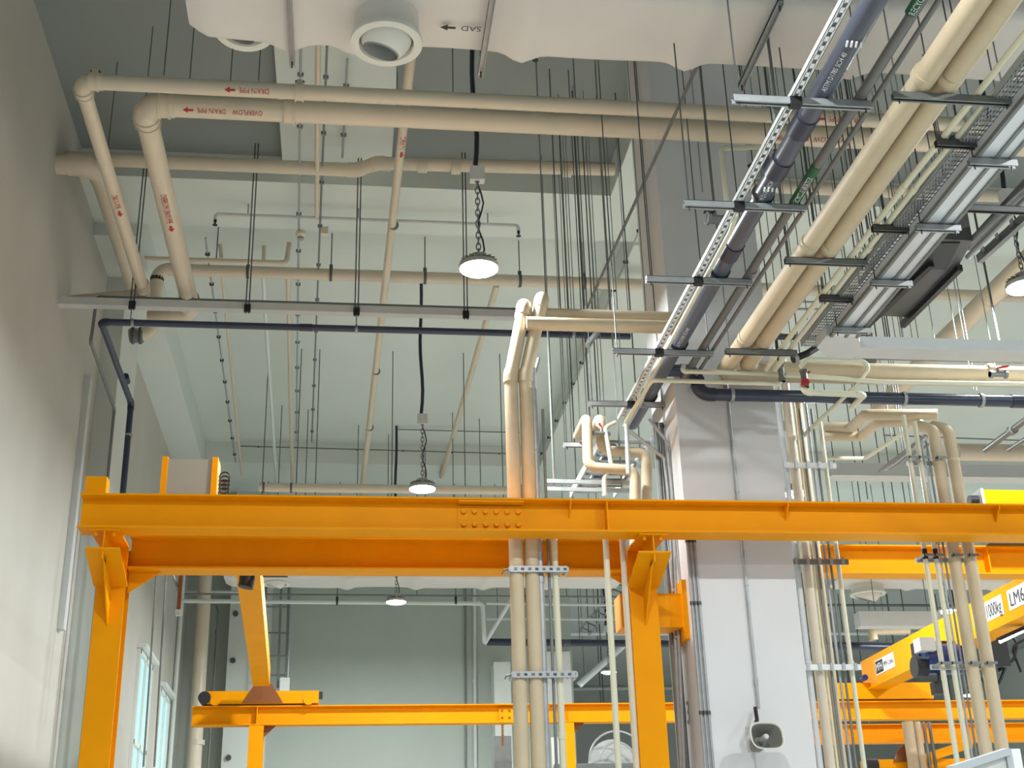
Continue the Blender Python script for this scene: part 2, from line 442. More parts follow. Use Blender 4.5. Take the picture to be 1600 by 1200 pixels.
for k, (pa, pb) in enumerate((((455, 2), (455, 62)), ((775, 5), (755, 85)), ((1210, 25), (1172, 100)))):
    x = P(*pb, Z=DZ - 0.05)[0]
    t = thing('duct_hanger', 'zinc strut with rods holding the white duct, %s from the left' % ORD[k], 'hanger', (x, 8.05, DZ - 0.05), 'struts under the white duct')
    mb = MB(); mb.box((x - 0.022, 7.52, DZ - 0.075), (x + 0.022, 8.60, DZ - 0.055)); mb.box((x - 0.022, 7.52, DZ - 0.10), (x - 0.016, 8.60, DZ - 0.055)); mb.box((x + 0.016, 7.52, DZ - 0.10), (x + 0.022, 8.60, DZ - 0.055))
    mb.box((x - 0.022, 7.52, DZ - 0.06), (x + 0.022, 8.60, DZ - 0.035))
    build('strut', mb, GALV, t, smooth=False)
    for y in (7.56, 8.56):
        build('rod', MB().cyl((x, y, DZ - 0.13), (x, y, CZ), 0.007, 6), RODM, t)

# ---------------------------------------------------------------- overflow and drain pipes at upper left
ZD = 9.2
def D(px, py, y): return P(px, py, Y=y)
s0 = P(126, 127, Z=ZD); YS = s0[1]
sR = P(1640, 205, Y=YS); sR.z = ZD
sE = P(224, 462, Z=ZD); sE.x = s0.x - 0.02
small = pipe('slimmer beige drain pipe turning at the upper left, red DRAIN PIPE markings', [(sR.x, YS, ZD), (s0.x, YS, ZD), (s0.x, 15.15, ZD), (-3.55, 15.35, ZD - 0.02)], 0.075, BEIGE, 'drain_pipe', R=0.14, elbows=True,
    couplings=[((x, YS, ZD), (1, 0, 0)) for x in (P(468, 140, Y=YS)[0], P(148, 120, Y=YS)[0])] + [((s0.x, YS + 0.17, ZD), (0, 1, 0)), ((s0.x, 14.9, ZD), (0, 1, 0))], cr=1.16, cl=0.035, rim=True)
b0 = P(224, 163, Z=ZD); YB = b0[1]
bR = P(1640, 230, Y=YB)
big = pipe('thickest beige drain pipe turning at the upper left, red OVERFLOW markings', [(bR.x, YB, ZD), (b0.x, YB, ZD), (b0.x, 15.62, ZD), (b0.x - 0.55, 15.7, ZD - 0.08)], 0.112, BEIGE, 'overflow_pipe', R=0.2, elbows=True,
    couplings=[((x, YB, ZD), (1, 0, 0)) for x in (P(453, 172, Y=YB)[0], P(258, 160, Y=YB)[0])] + [((b0.x, YB + 0.26, ZD), (0, 1, 0)), ((b0.x, 15.30, ZD), (0, 1, 0))], cr=1.12, cl=0.045, rim=True)
for t, r, y, xx in ((small, 0.075, YS, (P(468, 140, Y=YS)[0], P(148, 120, Y=YS)[0])), (big, 0.112, YB, (P(453, 172, Y=YB)[0], P(258, 160, Y=YB)[0]))):
    for x in xx:
        build('bolt', MB().box((x - 0.03, y - 0.02, ZD + r), (x + 0.03, y + 0.02, ZD + r + 0.06)), BEIGE, t, smooth=False)
        build('bolt', MB().cyl((x - 0.045, y, ZD + r + 0.045), (x + 0.045, y, ZD + r + 0.045), 0.014, 8), RODM, t)
nlow = Vector((0, -0.72, -0.70))
lettering('drain_mark', 'DRAIN PIPE', 0.072, (P(421, 148, Y=YS)[0], YS, ZD), (-1, 0, 0), nlow, RED, small, r=0.075, arrow=True, squeeze=0.78)
lettering('overflow_mark', 'OVERFLOW    DRAIN PIPE', 0.072, (P(411, 183, Y=YB)[0], YB, ZD), (-1, 0, 0), (0, -0.62, -0.80), RED, big, r=0.112, arrow=True, squeeze=0.76)
lettering('drain_mark', 'DRAIN PIPE', 0.072, (P(1345, 196, Y=YS)[0], YS, ZD), (-1, 0, 0), nlow, RED, small, r=0.075, arrow=True)
lettering('overflow_mark', 'OVERFLOW  DRAIN PIPE', 0.075, (P(1325, 228, Y=YB)[0], YB, ZD), (-1, 0, 0), (0, -0.62, -0.80), RED, big, r=0.112, arrow=False)
lettering('drain_mark', 'DRAIN PIPE', 0.09, (s0.x, P(172, 296, Z=ZD)[1], ZD), (0, 1, 0), (0.25, 0, -1), RED, small, r=0.075, arrow=True, squeeze=0.62)
lettering('overflow_mark', 'OVERFLOW DRAIN PIPE', 0.10, (b0.x, P(246, 290, Z=ZD)[1], ZD), (0, 1, 0), (0.15, 0, -1), RED, big, r=0.112, arrow=True, squeeze=0.58)
# pipe from the left wall across in front of the ceiling beam
y2 = 14.35
def q2(px, py): return P(px, py, Y=y2)
a = q2(140, 243); z2 = a.z
pipe('long beige pipe leaving the left wall below the dark ceiling, kinked near its middle', [(XL, y2, q2(560, 266).z + 0.0), (q2(556, 268).x, y2, q2(560, 266).z), (q2(590, 254).x, y2, q2(590, 255).z), (3.36, y2, q2(1040, 268).z)], 0.088, BEIGE, 'drain_pipe', R=0.12, elbows=True,
     couplings=[((q2(712, 260).x, y2, q2(700, 261).z), (1, 0, 0)), ((q2(660, 257).x, y2, q2(660, 259).z), (1, 0, 0)), ((q2(885, 266).x, y2, q2(885, 266).z), (1, 0, 0))], cr=1.06, cl=0.06)
pipe('beige pipe continuing right of the white column under the ceiling', [(4.2, y2, z2 - 0.03), (9.6, y2, z2 - 0.03)], 0.088, BEIGE, 'drain_pipe')
pipe('fat beige pipe at the left wall running away behind the slim drain pipe', [(XL, 14.0, 10.35), (-3.13, 14.0, 10.35), (-3.13, 17.4, 10.35)], 0.125, BEIGE, 'drain_pipe', R=0.22, elbows=True)
# pipe under the second ceiling field, on its own hangers
y3 = 17.13
def q3(px, py): return P(px, py, Y=y3)
z3 = q3(700, 435).z
xe = q3(246, 430).x
pipe('beige pipe ending in an upturned bend and rubber coupling behind the thick drain pipe', [(q3(1640, 458).x, y3, z3), (xe, y3, z3), (xe, y3, q3(238, 520).z), (xe - 0.32, y3, q3(205, 524).z)], 0.088, BEIGE, 'drain_pipe', R=0.17, elbows=True,
     couplings=[((xe, y3, q3(244, 437).z), (0, 0, 1))], cm=BLACK, cl=0.03)
pipe('ribbed grey rubber coupling on the pipe stub by the left wall', [(xe - 0.30, y3, q3(205, 524).z), (xe - 0.12, y3, q3(205, 524).z)], 0.105, GALVD, 'pipe_coupling', 'coupling', clamps=[((xe - 0.26, y3, q3(205, 524).z), (1, 0, 0)), ((xe - 0.16, y3, q3(205, 524).z), (1, 0, 0))])
def clevis(x, y, z, r, label, group, top=CZ, m=RODM):
    t = thing('pipe_hanger', label, 'hanger', (x, y, z), group)
    build('rod', MB().cyl((x, y, z + r * 0.9), (x, y, top), 0.008, 6), m, t)
    mb = MB(); mb.cyl((x - 0.02, y, z), (x + 0.02, y, z), r + 0.012, 16); mb.box((x - 0.025, y - 0.02, z + r), (x + 0.025, y + 0.02, z + r + 0.07))
    build('clamp', mb, m, t)
    return t
for k, px in enumerate((387, 517, 664, 812, 912)):
    x = q3(px, 430).x
    clevis(x, y3, z3, 0.088, '%s hanger from the left on the beige pipe behind the nearest lamp' % ORD[k], 'hangers of the beige pipe behind the nearest lamp')
# twin hangers of the wall-to-column trunking
y4 = 14.9
def q4(px, py): return P(px, py, Y=y4)
z4 = q4(500, 484).z
tr = MB(); tr.box((XL, y4 - 0.06, z4 - 0.05), (q4(838, 492).x, y4 + 0.06, z4 + 0.05))
o = build('cable_trunking', tr, TRAYW, smooth=False); tag(o, 'pale grey square trunking crossing from the left wall, below the drain pipes', 'trunking')
for k, px in enumerate((207, 387, 557, 727)):
    x = q4(px, 490).x
    t = thing('trunking_hanger', 'twin rod hanger on the grey trunking, %s from the left' % ORD[k], 'hanger', (x, y4, z4), 'twin rod hangers on the grey trunking')
    for dx in (-0.02, 0.02):
        build('rod', MB().cyl((x + dx, y4 - 0.085, z4 - 0.12), (x + dx, y4 - 0.085, CZ), 0.008, 6), RODM, t)
    build('bracket', MB().box((x - 0.04, y4 - 0.10, z4 - 0.10), (x + 0.04, y4 - 0.065, z4 + 0.0)), BLACK, t, smooth=False)
    if k in (0, 2): build('drop_rod', MB().cyl((x, y4 - 0.085, q4(500, 512).z - 0.02), (x, y4 - 0.085, z4 - 0.09), 0.006, 6), RODM, t)
# blue pipe and grey conduit beside it
zb = q4(158, 503).z
xb = q4(158, 503).x
zv = P(203, 636, Y=17.5).z
pipe('dark blue pipe crossing below the grey trunking, bending down at the left wall', [(q4(985, 530).x, y4, zb), (xb, y4, zb), (xb, 17.45, P(203, 630, Y=17.45).z), (xb + 0.02, 17.45, 0.3)], 0.043, NAVY, 'water_pipe', R=0.06, elbows=True, em=NAVYD,
     couplings=[((q4(478, 512).x, y4, zb), (1, 0, 0)), ((xb, 16.9, P(192, 592, Y=16.9).z), (0, 1, -0.1))], cm=NAVYD, cl=0.08,
     clamps=[((q4(px, 510).x, y4, zb), (1, 0, 0)) for px in (207, 557, 895)] + [((xb + 0.01, 17.45, P(201, 680, Y=17.45).z), (0, 0, 1))], clampm=GALV)
zc = q4(148, 455).z
pipe('thin dark conduit running just above the grey trunking from the left wall', [(q4(920, 484).x, y4 + 0.16, zc), (q4(148, 455).x, y4 + 0.16, zc), (q4(146, 455).x, y4 + 0.16, P(141, 535, Y=y4 + 0.16).z), (q4(146, 455).x - 0.06, 17.3, P(181, 640, Y=17.3).z), (q4(146, 455).x - 0.05, 17.3, 0.3)], 0.021, GALVD, 'conduit', 'conduit', R=0.05, elbows=True)
for (px, py, py2) in ((137, 592, 980),):
    pa = P(px, py, X=XL + 0.03)
    tag(build('wall_trunking', MB().box((XL, pa.y - 0.07, 5.3), (XL + 0.08, pa.y + 0.09, pa.z)), TRAYW, smooth=False), 'upright pale trunking strip on the left wall behind the yellow post', 'trunking')

# ---------------------------------------------------------------- services running away along the ceiling
zl = 10.25
pa, pb = P(641, 100, Z=zl), P(566, 764, Z=zl)
dv = (pb - pa)
lp = pipe('beige pipe running away under the ceiling through the middle of the view', [pa - dv * 0.05, pb + dv * 0.02], 0.055, BEIGE, 'drain_pipe',
     clamps=[(P(px, py, Z=zl), dv) for px, py in ((615, 352), (588, 580), (578, 668))], clampm=GALVD)
lettering('drain_mark', 'DRAIN', 0.09, P(630, 208, Z=zl), dv, (0.05, -0.1, -1), RED, lp, r=0.055, arrow=True)
def run(label, pts, z, r, m, name='conduit', cat='conduit', ys=None, boxes=(), **k):
    return pipe(label, [P(x, y, Z=z) for x, y in pts], r, m, name, cat, **k)
zr = 10.72
run('faint beige pipe slanting along the ceiling left of the tall lagged risers', [(776, 445), (690, 745)], 10.8, 0.05, BEIGE, 'drain_pipe', 'pipe')
def clipped(label, pts, z, r, m, step, clipm=RODM, cr=2.2):
    pts = [P(x, y, Z=z) for x, y in pts]
    a, b = pts; d = (b - a); n = int(d.length / step)
    t = thing('conduit', label, 'conduit', a)
    build('pipe_run', MB().tube(pts, r, 8), m, t)
    for k in range(n):
        c = a + d * ((k + 0.5) / n)
        w = Vector((1, 0, 0))
        build('clip', MB().bar(c - w * r * cr, c + w * r * cr, 0.035, 0.04), clipm, t)
    return t
clipped('ceiling conduit with dark clips, leftmost of those beyond the thick drain pipe', [(321, 372), (368, 722)], 10.66, 0.014, GALV, 0.85, BLACK)
clipped('grey ceiling conduit with clips, above the round device near the middle top', [(470, 72), (463, 690)], 10.66, 0.016, GALV, 1.0, GALVD)
clipped('grey ceiling conduit with clips, right of the beige ceiling pipe at the middle top', [(511, 72), (487, 690)], 10.66, 0.014, GALVD, 1.1, GALVD)
clipped('pale ceiling conduit in the pair near the left nozzle, rightmost of them', [(543, 92), (535, 246)], 11.0, 0.016, GALV, 1.0, GALVD)
run('short beige ceiling pipe between the conduits at the middle top', [(497, 62), (495, 338)], 10.62, 0.03, BEIGE, 'drain_pipe', 'pipe')
c = P(470, 368, Z=10.60)
t = thing('smoke_detector', 'small round cream device under the ceiling conduit', 'detector', c)
T = Matrix.Translation(c)
build('base', MB().lathe([(0, 0.06), (0.07, 0.06), (0.075, 0.0), (0.05, -0.03), (0, -0.03)], T, 20), CREAM, t)
build('sensor', MB().lathe([(0.045, -0.03), (0.04, -0.06), (0, -0.065)], T, 16), GREYB, t)
c = P(507, 362, Z=10.60)
tag(build('junction_box', MB().box(c - Vector((0.05, 0.04, 0.05)), c + Vector((0.05, 0.04, 0.06))), CREAM, smooth=False), 'tiny cream box under the right conduit beside the round ceiling device', 'box')
# sprinkler line under the beam, and small looped drains
ysp = 15.7
def qs(px, py): return P(px, py, Y=ysp)
zs = qs(560, 343).z
t = thing('sprinkler_pipe', 'thin grey sprinkler line with a drop at each end under the ceiling beam', 'pipe', qs(337, 335))
x0, x1 = qs(337, 335).x, qs(810, 356).x
line, arcs = route([(x0, ysp, zs - 0.09), (x0, ysp, zs), (x1, ysp, zs), (x1, ysp, zs - 0.09)], 0.05)
build('pipe_run', MB().tube(line, 0.025, 10), TRAYW, t)
for x in (x0, x1):
    build('sprinkler_head', MB().lathe([(0.022, 0), (0.022, -0.04), (0.012, -0.05), (0.012, -0.08), (0.035, -0.085), (0.035, -0.09), (0, -0.091)], Matrix.Translation((x, ysp, zs - 0.08)), 12), BLACK, t)
for px in (387, 560, 762):
    x = qs(px, 340).x
    build('hanger', MB().cyl((x, ysp, zs), (x, ysp, 10.92), 0.008, 6), GALVD, t)
yq = 17.6
def qq(px, py): return P(px, py, Y=yq)
pipe('small beige upside down U of pipe below the ceiling, beyond the thick drain pipe', [qq(346, 404), qq(343, 371), qq(413, 375), qq(412, 408)], 0.03, BEIGE, 'drain_pipe', R=0.07, elbows=True, hang=1)
yq = 16.7
pipe('small beige pipe with an upturned right end, over the bend with rubber coupling', [qq(226, 404), qq(448, 411), qq(452, 380)], 0.036, BEIGE, 'drain_pipe', R=0.07, elbows=True, hang=1)
run('thin pale ceiling pipe running away below the looped beige pipe', [(347, 430), (378, 742)], 10.6, 0.022, BEIGE, 'drain_pipe', 'pipe')
run('left pale twin ceiling pipe running away below the upturned beige end', [(411, 430), (432, 752)], 10.6, 0.03, CEILW, 'drain_pipe', 'pipe')
run('right pale twin ceiling pipe running away below the upturned beige end', [(450, 432), (457, 752)], 10.6, 0.035, BEIGE, 'drain_pipe', 'pipe')
y5 = 21.3
def q5(px, py): return P(px, py, Y=y5)
z5 = q5(600, 764).z
pipe('beige pipe peeping over the front crane beam below the second lamp', [(q5(405, 758).x, y5, z5), (q5(800, 770).x, y5, z5)], 0.075, BEIGE, 'drain_pipe', clamps=[((q5(px, 764).x, y5, z5), (1, 0, 0)) for px in (412, 455)])
for k, px in enumerate((412, 436, 470, 478, 500, 560, 607, 614, 664, 707, 724, 749, 781)):
    tp = (715, 735, 575, 742, 545, 678, 690, 550, 740, 648, 553, 660, 565)[k]
    yy = (21.3, 24, 21.3, 24.2, 21.3, 25, 25.5, 21.3, 26.05, 24.2, 21.3, 24.5, 21.3)[k]
    a = P(px, tp, Y=yy); a.z = CZ
    if yy >= 26: a.y = 26.0; 
    tag(build('hanger_rod', MB().cyl((a.x, a.y, q5(600, 775).z), (a.x, a.y, a.z), 0.008, 6), RODM), 'thin ceiling rod ending behind the front crane beam, %s from the left' % ORD[k], 'rod', 'ceiling rods behind the front crane beam')
yl = 25.8
def ql(px, py): return P(px, py, Y=yl)
pipe('thin conduit line crossing along the far ceiling beam', [ql(376, 697), ql(800, 709)], 0.014, GALVD, 'conduit', 'conduit', clamps=[(ql(px, py), (1, 0, 0)) for px, py in ((404, 698), (557, 703), (630, 705), (706, 707), (780, 709))])
yl = 25.0
pipe('black cord conduit dropping from the ceiling to the third lamp', [ql(812, 676), ql(620, 671), ql(620, 690)], 0.012, GALVD, 'conduit', 'conduit')
yl = 18.4
pipe('thin conduit feeding the second lamp at the ceiling, ending left in a black gland', [ql(1000, 436), ql(656, 420), ql(656, 440)], 0.016, GALVD, 'conduit', 'conduit', elbows=True, R=0.04)

# ---------------------------------------------------------------- crane steel
YF = 11.17
zt = P(140, 770, Y=YF - 0.125).z
cb = thing('runway_beam', 'nearest yellow crane runway beam crossing the whole picture', 'beam', (3, YF, zt))
build('beam_body', ibeam_mb((-2.30, YF, zt), (8.6, YF, zt), 0.305, 0.25), ORANGE, cb, smooth=False)
x0, x1 = P(715, 800, Y=YF).x, P(817, 800, Y=YF).x
build('splice_plate', MB().box((x0, YF - 0.02, zt - 0.275), (x1, YF - 0.006, zt - 0.045)), ORANGE, cb, smooth=False)
build('splice_plate', MB().box((x0, YF - 0.11, zt - 0.034), (x1, YF - 0.02, zt - 0.016)), ORANGE, cb, smooth=False)
for r_ in range(2):
    for k in range(6):
        b = MB(); bolt_mb(b, (x0 + 0.05 + k * (x1 - x0 - 0.1) / 5, YF - 0.02, zt - 0.10 - 0.12 * r_), (0, -1, 0), 0.025, 0.03)
        build('bolt', b, ORANGE, cb)
x = P(945, 800, Y=YF).x
build('stiffener', MB().box((x - 0.006, YF - 0.12, zt - 0.29), (x + 0.006, YF - 0.005, zt - 0.015)), ORANGE, cb, smooth=False)
for px in (888, 1225, 1552):       # knee plates under the top flange
    x = P(px, 800, Y=YF).x
    build('knee_plate', MB().prism([(x, YF - 0.006, zt - 0.015), (x, YF - 0.12, zt - 0.015), (x, YF - 0.12, zt - 0.04), (x, YF - 0.006, zt - 0.15)], (0.012, 0, 0)), ORANGE, cb, smooth=False)
tag(build('end_stop', MB().box((-2.28, YF - 0.07, zt), (-2.10, YF + 0.07, zt + 0.17)), ORANGE, smooth=False), 'upright yellow stop block on the left end of the nearest runway beam', 'stop block')

YP = 11.62
def post(name_label, xl, xr, y0, ztop, arm, d=0.25):
    xc = (xl + xr) / 2; w = xr - xl
    t = thing('crane_post', name_label, 'post', (xc, y0 + d / 2, 0))
    m = MB()
    m.box((xl, y0, 0), (xr, y0 + 0.016, ztop)); m.box((xl, y0 + d - 0.016, 0), (xr, y0 + d, ztop)); m.box((xc - 0.006, y0 + 0.01, 0), (xc + 0.006, y0 + d - 0.01, ztop))
    build('shaft', m, ORANGE, t, smooth=False)
    build('base_plate', MB().box((xl - 0.08, y0 - 0.08, 0), (xr + 0.08, y0 + d + 0.08, 0.025)), ORANGE, t, smooth=False)
    if arm:
        zb_ = zt - 0.305
        m = MB(); yf = YF - 0.10
        m.box((xl, yf, zb_ - 0.018), (xr, y0, zb_))                       # seat plate under the runway beam
        m.box((xc - 0.006, yf + 0.02, zb_ - 0.26), (xc + 0.006, y0, zb_ - 0.015))
        build('bracket_arm', m, ORANGE, t, smooth=False)
        build('bracket_flange', MB().prism([(xl - 0.02, yf, zb_ - 0.17), (xr + 0.02, yf, zb_ - 0.17), (xr + 0.02, y0, zb_ - 0.36), (xl - 0.02, y0, zb_ - 0.36)], (0, 0, -0.016)), ORANGE, t, smooth=False)
        build('gusset', MB().prism([(xc - 0.006, yf + 0.08, zb_ - 0.21), (xc - 0.006, y0, zb_ - 0.36), (xc - 0.006, y0, zb_ - 0.72)], (0.012, 0, 0)), ORANGE, t, smooth=False)
        for sx in (-0.075, 0.075):
            b = MB(); bolt_mb(b, (xc + sx, yf + 0.05, zb_ - 0.018), (0, 0, -1), 0.016, 0.04)
            build('bolt', b, ORANGE, t)
    return t
post('left yellow crane post standing in front of the left wall', -2.20, -1.95, YP, 4.93, True)
post('right yellow crane post standing left of the white column', 2.60, 2.86, YP, 4.93, True)
zt2 = P(600, 840, Y=YP).z
t = thing('runway_beam', 'darker yellow beam between the two posts, just below the nearest runway beam', 'beam', (0.3, YP + 0.13, zt2))
build('beam_body', ibeam_mb((-1.945, YP + 0.12, zt2), (2.595, YP + 0.12, zt2), 0.30, 0.24), ORANGE, t, smooth=False)
build('haunch', MB().prism([(-1.945, YP + 0.114, zt2 - 0.30), (-1.66, YP + 0.114, zt2 - 0.30), (-1.945, YP + 0.114, zt2 - 0.50)], (0, 0.012, 0)), ORANGE, t, smooth=False)
build('haunch', MB().prism([(2.595, YP + 0.114, zt2 - 0.30), (2.40, YP + 0.114, zt2 - 0.30), (2.595, YP + 0.114, zt2 - 0.42)], (0, 0.012, 0)), ORANGE, t, smooth=False)
# stub beam fixing the right post to the column
ys = YP + 0.40
t = thing('wall_bracket', 'short brown-shaded yellow stub joining the right post to the column', 'bracket', (2.9, ys, 3.9))
za, zb2 = P(1050, 933, Y=ys).z, P(1050, 985, Y=ys).z
build('stub', MB().box((2.56, ys - 0.14, zb2), (3.15, ys + 0.14, za)), ORANGE, t, smooth=False)
build('wall_plate', MB().box((3.15, ys - 0.2, zb2 - 0.12), (3.195, ys + 0.30, za + 0.12)), ORANGE, t, smooth=False)
b = MB()
for z in (zb2 - 0.06, za + 0.06):
    bolt_mb(b, (3.15, ys + 0.0, z), (-1, 0, 0), 0.018, 0.05)
build('anchor_bolt', b, GALV, t)
# end carriage riding on the second beam and its cabinet
yc_ = YP + 0.12
t = thing('end_carriage', 'dark orange end carriage of the crane seen in the gap under the nearest beam', 'carriage', (-0.7, yc_, zt2))
build('carriage_body', MB().box((P(235, 830, Y=yc_).x, yc_ - 0.10, zt2 + 0.05), (P(505, 830, Y=yc_).x, yc_ + 0.10, zt2 + 0.24)), ORANGE, t, smooth=False)
for px in (250, 490):
    x = P(px, 830, Y=yc_).x
    build('wheel', MB().cyl((x, yc_ - 0.03, zt2 + 0.08), (x, yc_ + 0.03, zt2 + 0.08), 0.08, 20), RUST, t)
build('buffer', MB().box((P(505, 830, Y=yc_).x, yc_ - 0.05, zt2 + 0.05), (P(520, 830, Y=yc_).x, yc_ + 0.05, zt2 + 0.13)), RUST, t, smooth=False)
yk = 12.1
ka, kb = P(254, 713, Y=yk), P(337, 780, Y=yk)
t = thing('control_cabinet', 'grey control cabinet between orange side plates above the left runway beam', 'cabinet', (ka.x + 0.25, yk + 0.12, zt2 + 0.2))
build('housing', MB().box((ka.x + 0.05, yk + 0.01, zt2 + 0.24), (kb.x - 0.05, yk + 0.26, ka.z - 0.02)), GREYB, t, smooth=False)
for x in (ka.x, kb.x - 0.055):
    m = MB(); m.box((x, yk, zt2 + 0.10), (x + 0.055, yk + 0.27, ka.z)); build('side_plate', m, ORANGE, t, smooth=False)
m = MB()
for k in range(5):
    pts = [Vector((kb.x + 0.06 + 0.05 * math.cos(q * 2 * math.pi / 10), yk + 0.12, ka.z - 0.16 - k * 0.04 + 0.05 * math.sin(q * 2 * math.pi / 10))) for q in range(11)]
    m.tube(pts, 0.008, 6)
build('cable_coil', m, BLACK, t)
# bridge girder of the left crane: hangs from its carriage, runs away to the far runway
t = thing('crane_bridge', 'pale yellow crane bridge girder running away under the second beam', 'crane', (-1.2, 17, 5.2))
xg = P(398, 905, Z=5.3).x
zg = 5.30
g0, g1 = P(395, 900, Z=zg), P(408, 1072, Z=zg)
build('girder', MB().prism([(g0.x - 0.13, 12.6, zg), (g0.x + 0.13, 12.6, zg), (g1.x + 0.13, g1.y, zg), (g1.x - 0.13, g1.y, zg)], (0, 0, 0.30)), ORANGE, t, smooth=False)
build('knee', MB().prism([(g1.x - 0.32, 21.4, 5.13), (g1.x + 0.32, 21.4, 5.13), (g1.x + 0.14, 21.4, zg + 0.12), (g1.x - 0.14, 21.4, zg + 0.12)], (0, 0.02, 0)), RUST, t, smooth=False)
e0, e1 = P(322, 1090, Y=21.45).x, P(498, 1090, Y=21.45).x
zf = P(700, 1101, Y=21.5).z
build('end_truck', MB().box((e0, 21.42, zf + 0.03), (e1, 21.72, P(410, 1080, Y=21.45).z)), ORANGE, t, smooth=False)
m = MB().cyl((e0 - 0.02, 21.38, zf + 0.12), (e0 - 0.02, 21.64, zf + 0.12), 0.10, 18)
build('drive_motor', m, BLACK, t)
build('buffer', MB().box((e1, 21.48, zf + 0.12), (e1 + 0.06, 21.62, zf + 0.22)), BLACK, t, smooth=False)
for xx in (e0 + 0.15, e1 - 0.16):
    build('wheel', MB().cyl((xx, 21.40, zf + 0.085), (xx, 21.70, zf + 0.085), 0.085, 18), ORANGE, t)
yh = 12.3
t = thing('chain_hoist', 'black chain hoist hanging beside the pale bridge girder', 'hoist', (-1.1, yh, 5.2))
ha, hb = P(375, 888, Y=yh), P(400, 918, Y=yh)
m = MB(); m.tube([(ha.x + 0.07, yh, ha.z + 0.14), (ha.x + 0.07, yh, hb.z + 0.05), (ha.x + 0.06, yh, hb.z)], 0.075, 14); build('chain_bag', m, BLACK, t)
hc, hd = P(411, 880, Y=yh), P(449, 903, Y=yh)
m = MB(); m.box((hc.x, yh - 0.1, hd.z + 0.03), (hd.x, yh + 0.1, hc.z + 0.07)); build('trolley', m, BLACK, t, smooth=False)
build('suspension', MB().box((ha.x + 0.02, yh - 0.03, hc.z + 0.02), (hc.x + 0.1, yh + 0.36, 5.31)), DARK, t, smooth=False)
for x in (hc.x + 0.03, hd.x - 0.03):
    build('trolley_wheel', MB().cyl((x, yh - 0.12, hd.z + 0.06), (x, yh - 0.08, hd.z + 0.06), 0.06, 16), BLACK, t)
# far runway
t = thing('runway_beam', 'far yellow runway beam on posts in front of the back wall', 'beam', (4, 21.55, zf))
build('beam_body', ibeam_mb((P(300, 1110, Y=21.5).x, 21.57, zf), (14.6, 21.57, zf - 0.0), 0.30, 0.24), ORANGE, t, smooth=False)
for px in (402, 880):
    x = P(px, 1115, Y=21.5).x
    build('stiffener', MB().box((x - 0.008, 21.45, zf - 0.29), (x + 0.008, 21.56, zf - 0.014)), ORANGE, t, smooth=False)
x0, x1 = P(780, 1110, Y=21.5).x, P(812, 1110, Y=21.5).x
build('splice_plate', MB().box((x0, 21.53, zf - 0.27), (x1, 21.562, zf - 0.05)), ORANGE, t, smooth=False)
m = MB()
for k in range(3):
    for r_ in range(2): bolt_mb(m, (x0 + 0.05 + k * 0.12, 21.53, zf - 0.10 - 0.11 * r_), (0, -1, 0), 0.018, 0.02)
build('splice_bolts', m, RUST, t)['kind'] = 'stuff'
for px, lab in ((400, 'far yellow post under the left end of the far runway beam'), (887, 'far yellow post seen between the lagged risers and the right post')):
    x = P(px, 1150, Y=21.46).x
    p_ = post(lab, x - 0.115, x + 0.115, 21.46, zf - 0.302, False, 0.22)
    build('haunch', MB().prism([(x + 0.115, 21.565, zf - 0.302), (x + 0.30, 21.565, zf - 0.302), (x + 0.115, 21.565, zf - 0.48)], (0, 0.01, 0)), RUST, p_, smooth=False)
# right bay steel
zr2 = P(1350, 851, Y=13.6).z
t = thing('runway_beam', 'yellow runway beam right of the column, below the nearest beam', 'beam', (7, 13.75, zr2))
build('beam_body', ibeam_mb((P(1262, 850, Y=13.6).x, 13.72, zr2), (9.2, 13.72, zr2), 0.33, 0.25), ORANGE, t, smooth=False)
for px in (1545,):
    x = P(px, 870, Y=13.6).x
    build('stiffener', MB().box((x - 0.008, 13.6, zr2 - 0.31), (x + 0.008, 13.72, zr2 - 0.014)), ORANGE, t, smooth=False)
ye = 13.45
ea, eb = P(1533, 755, Y=ye), P(1640, 786, Y=ye)
t = thing('end_truck', 'orange end truck with black buffer at the right edge above the nearest beam', 'end truck', (ea.x + 0.4, ye + 0.15, zr2))
build('truck_body', MB().box((ea.x, ye + 0.0, zr2 + 0.40), (eb.x + 0.3, ye + 0.3, zr2 + 0.62)), ORANGE, t, smooth=False)
build('end_plate', MB().box((ea.x - 0.03, ye - 0.02, zr2 + 0.30), (ea.x, ye + 0.32, zr2 + 0.63)), BOXW, t, smooth=False)
build('buffer', MB().cyl((ea.x - 0.13, ye + 0.1, zr2 + 0.52), (ea.x - 0.03, ye + 0.1, zr2 + 0.52), 0.06, 16), BLACK, t)
build('wheel', MB().cyl((ea.x + 0.16, ye - 0.02, zr2 + 0.40), (ea.x + 0.16, ye + 0.2, zr2 + 0.40), 0.12, 22), ORANGE, t)
build('foot', MB().box((ea.x + 0.0, ye + 0.05, zr2), (eb.x + 0.3, ye + 0.25, zr2 + 0.42)), DARK, t, smooth=False)
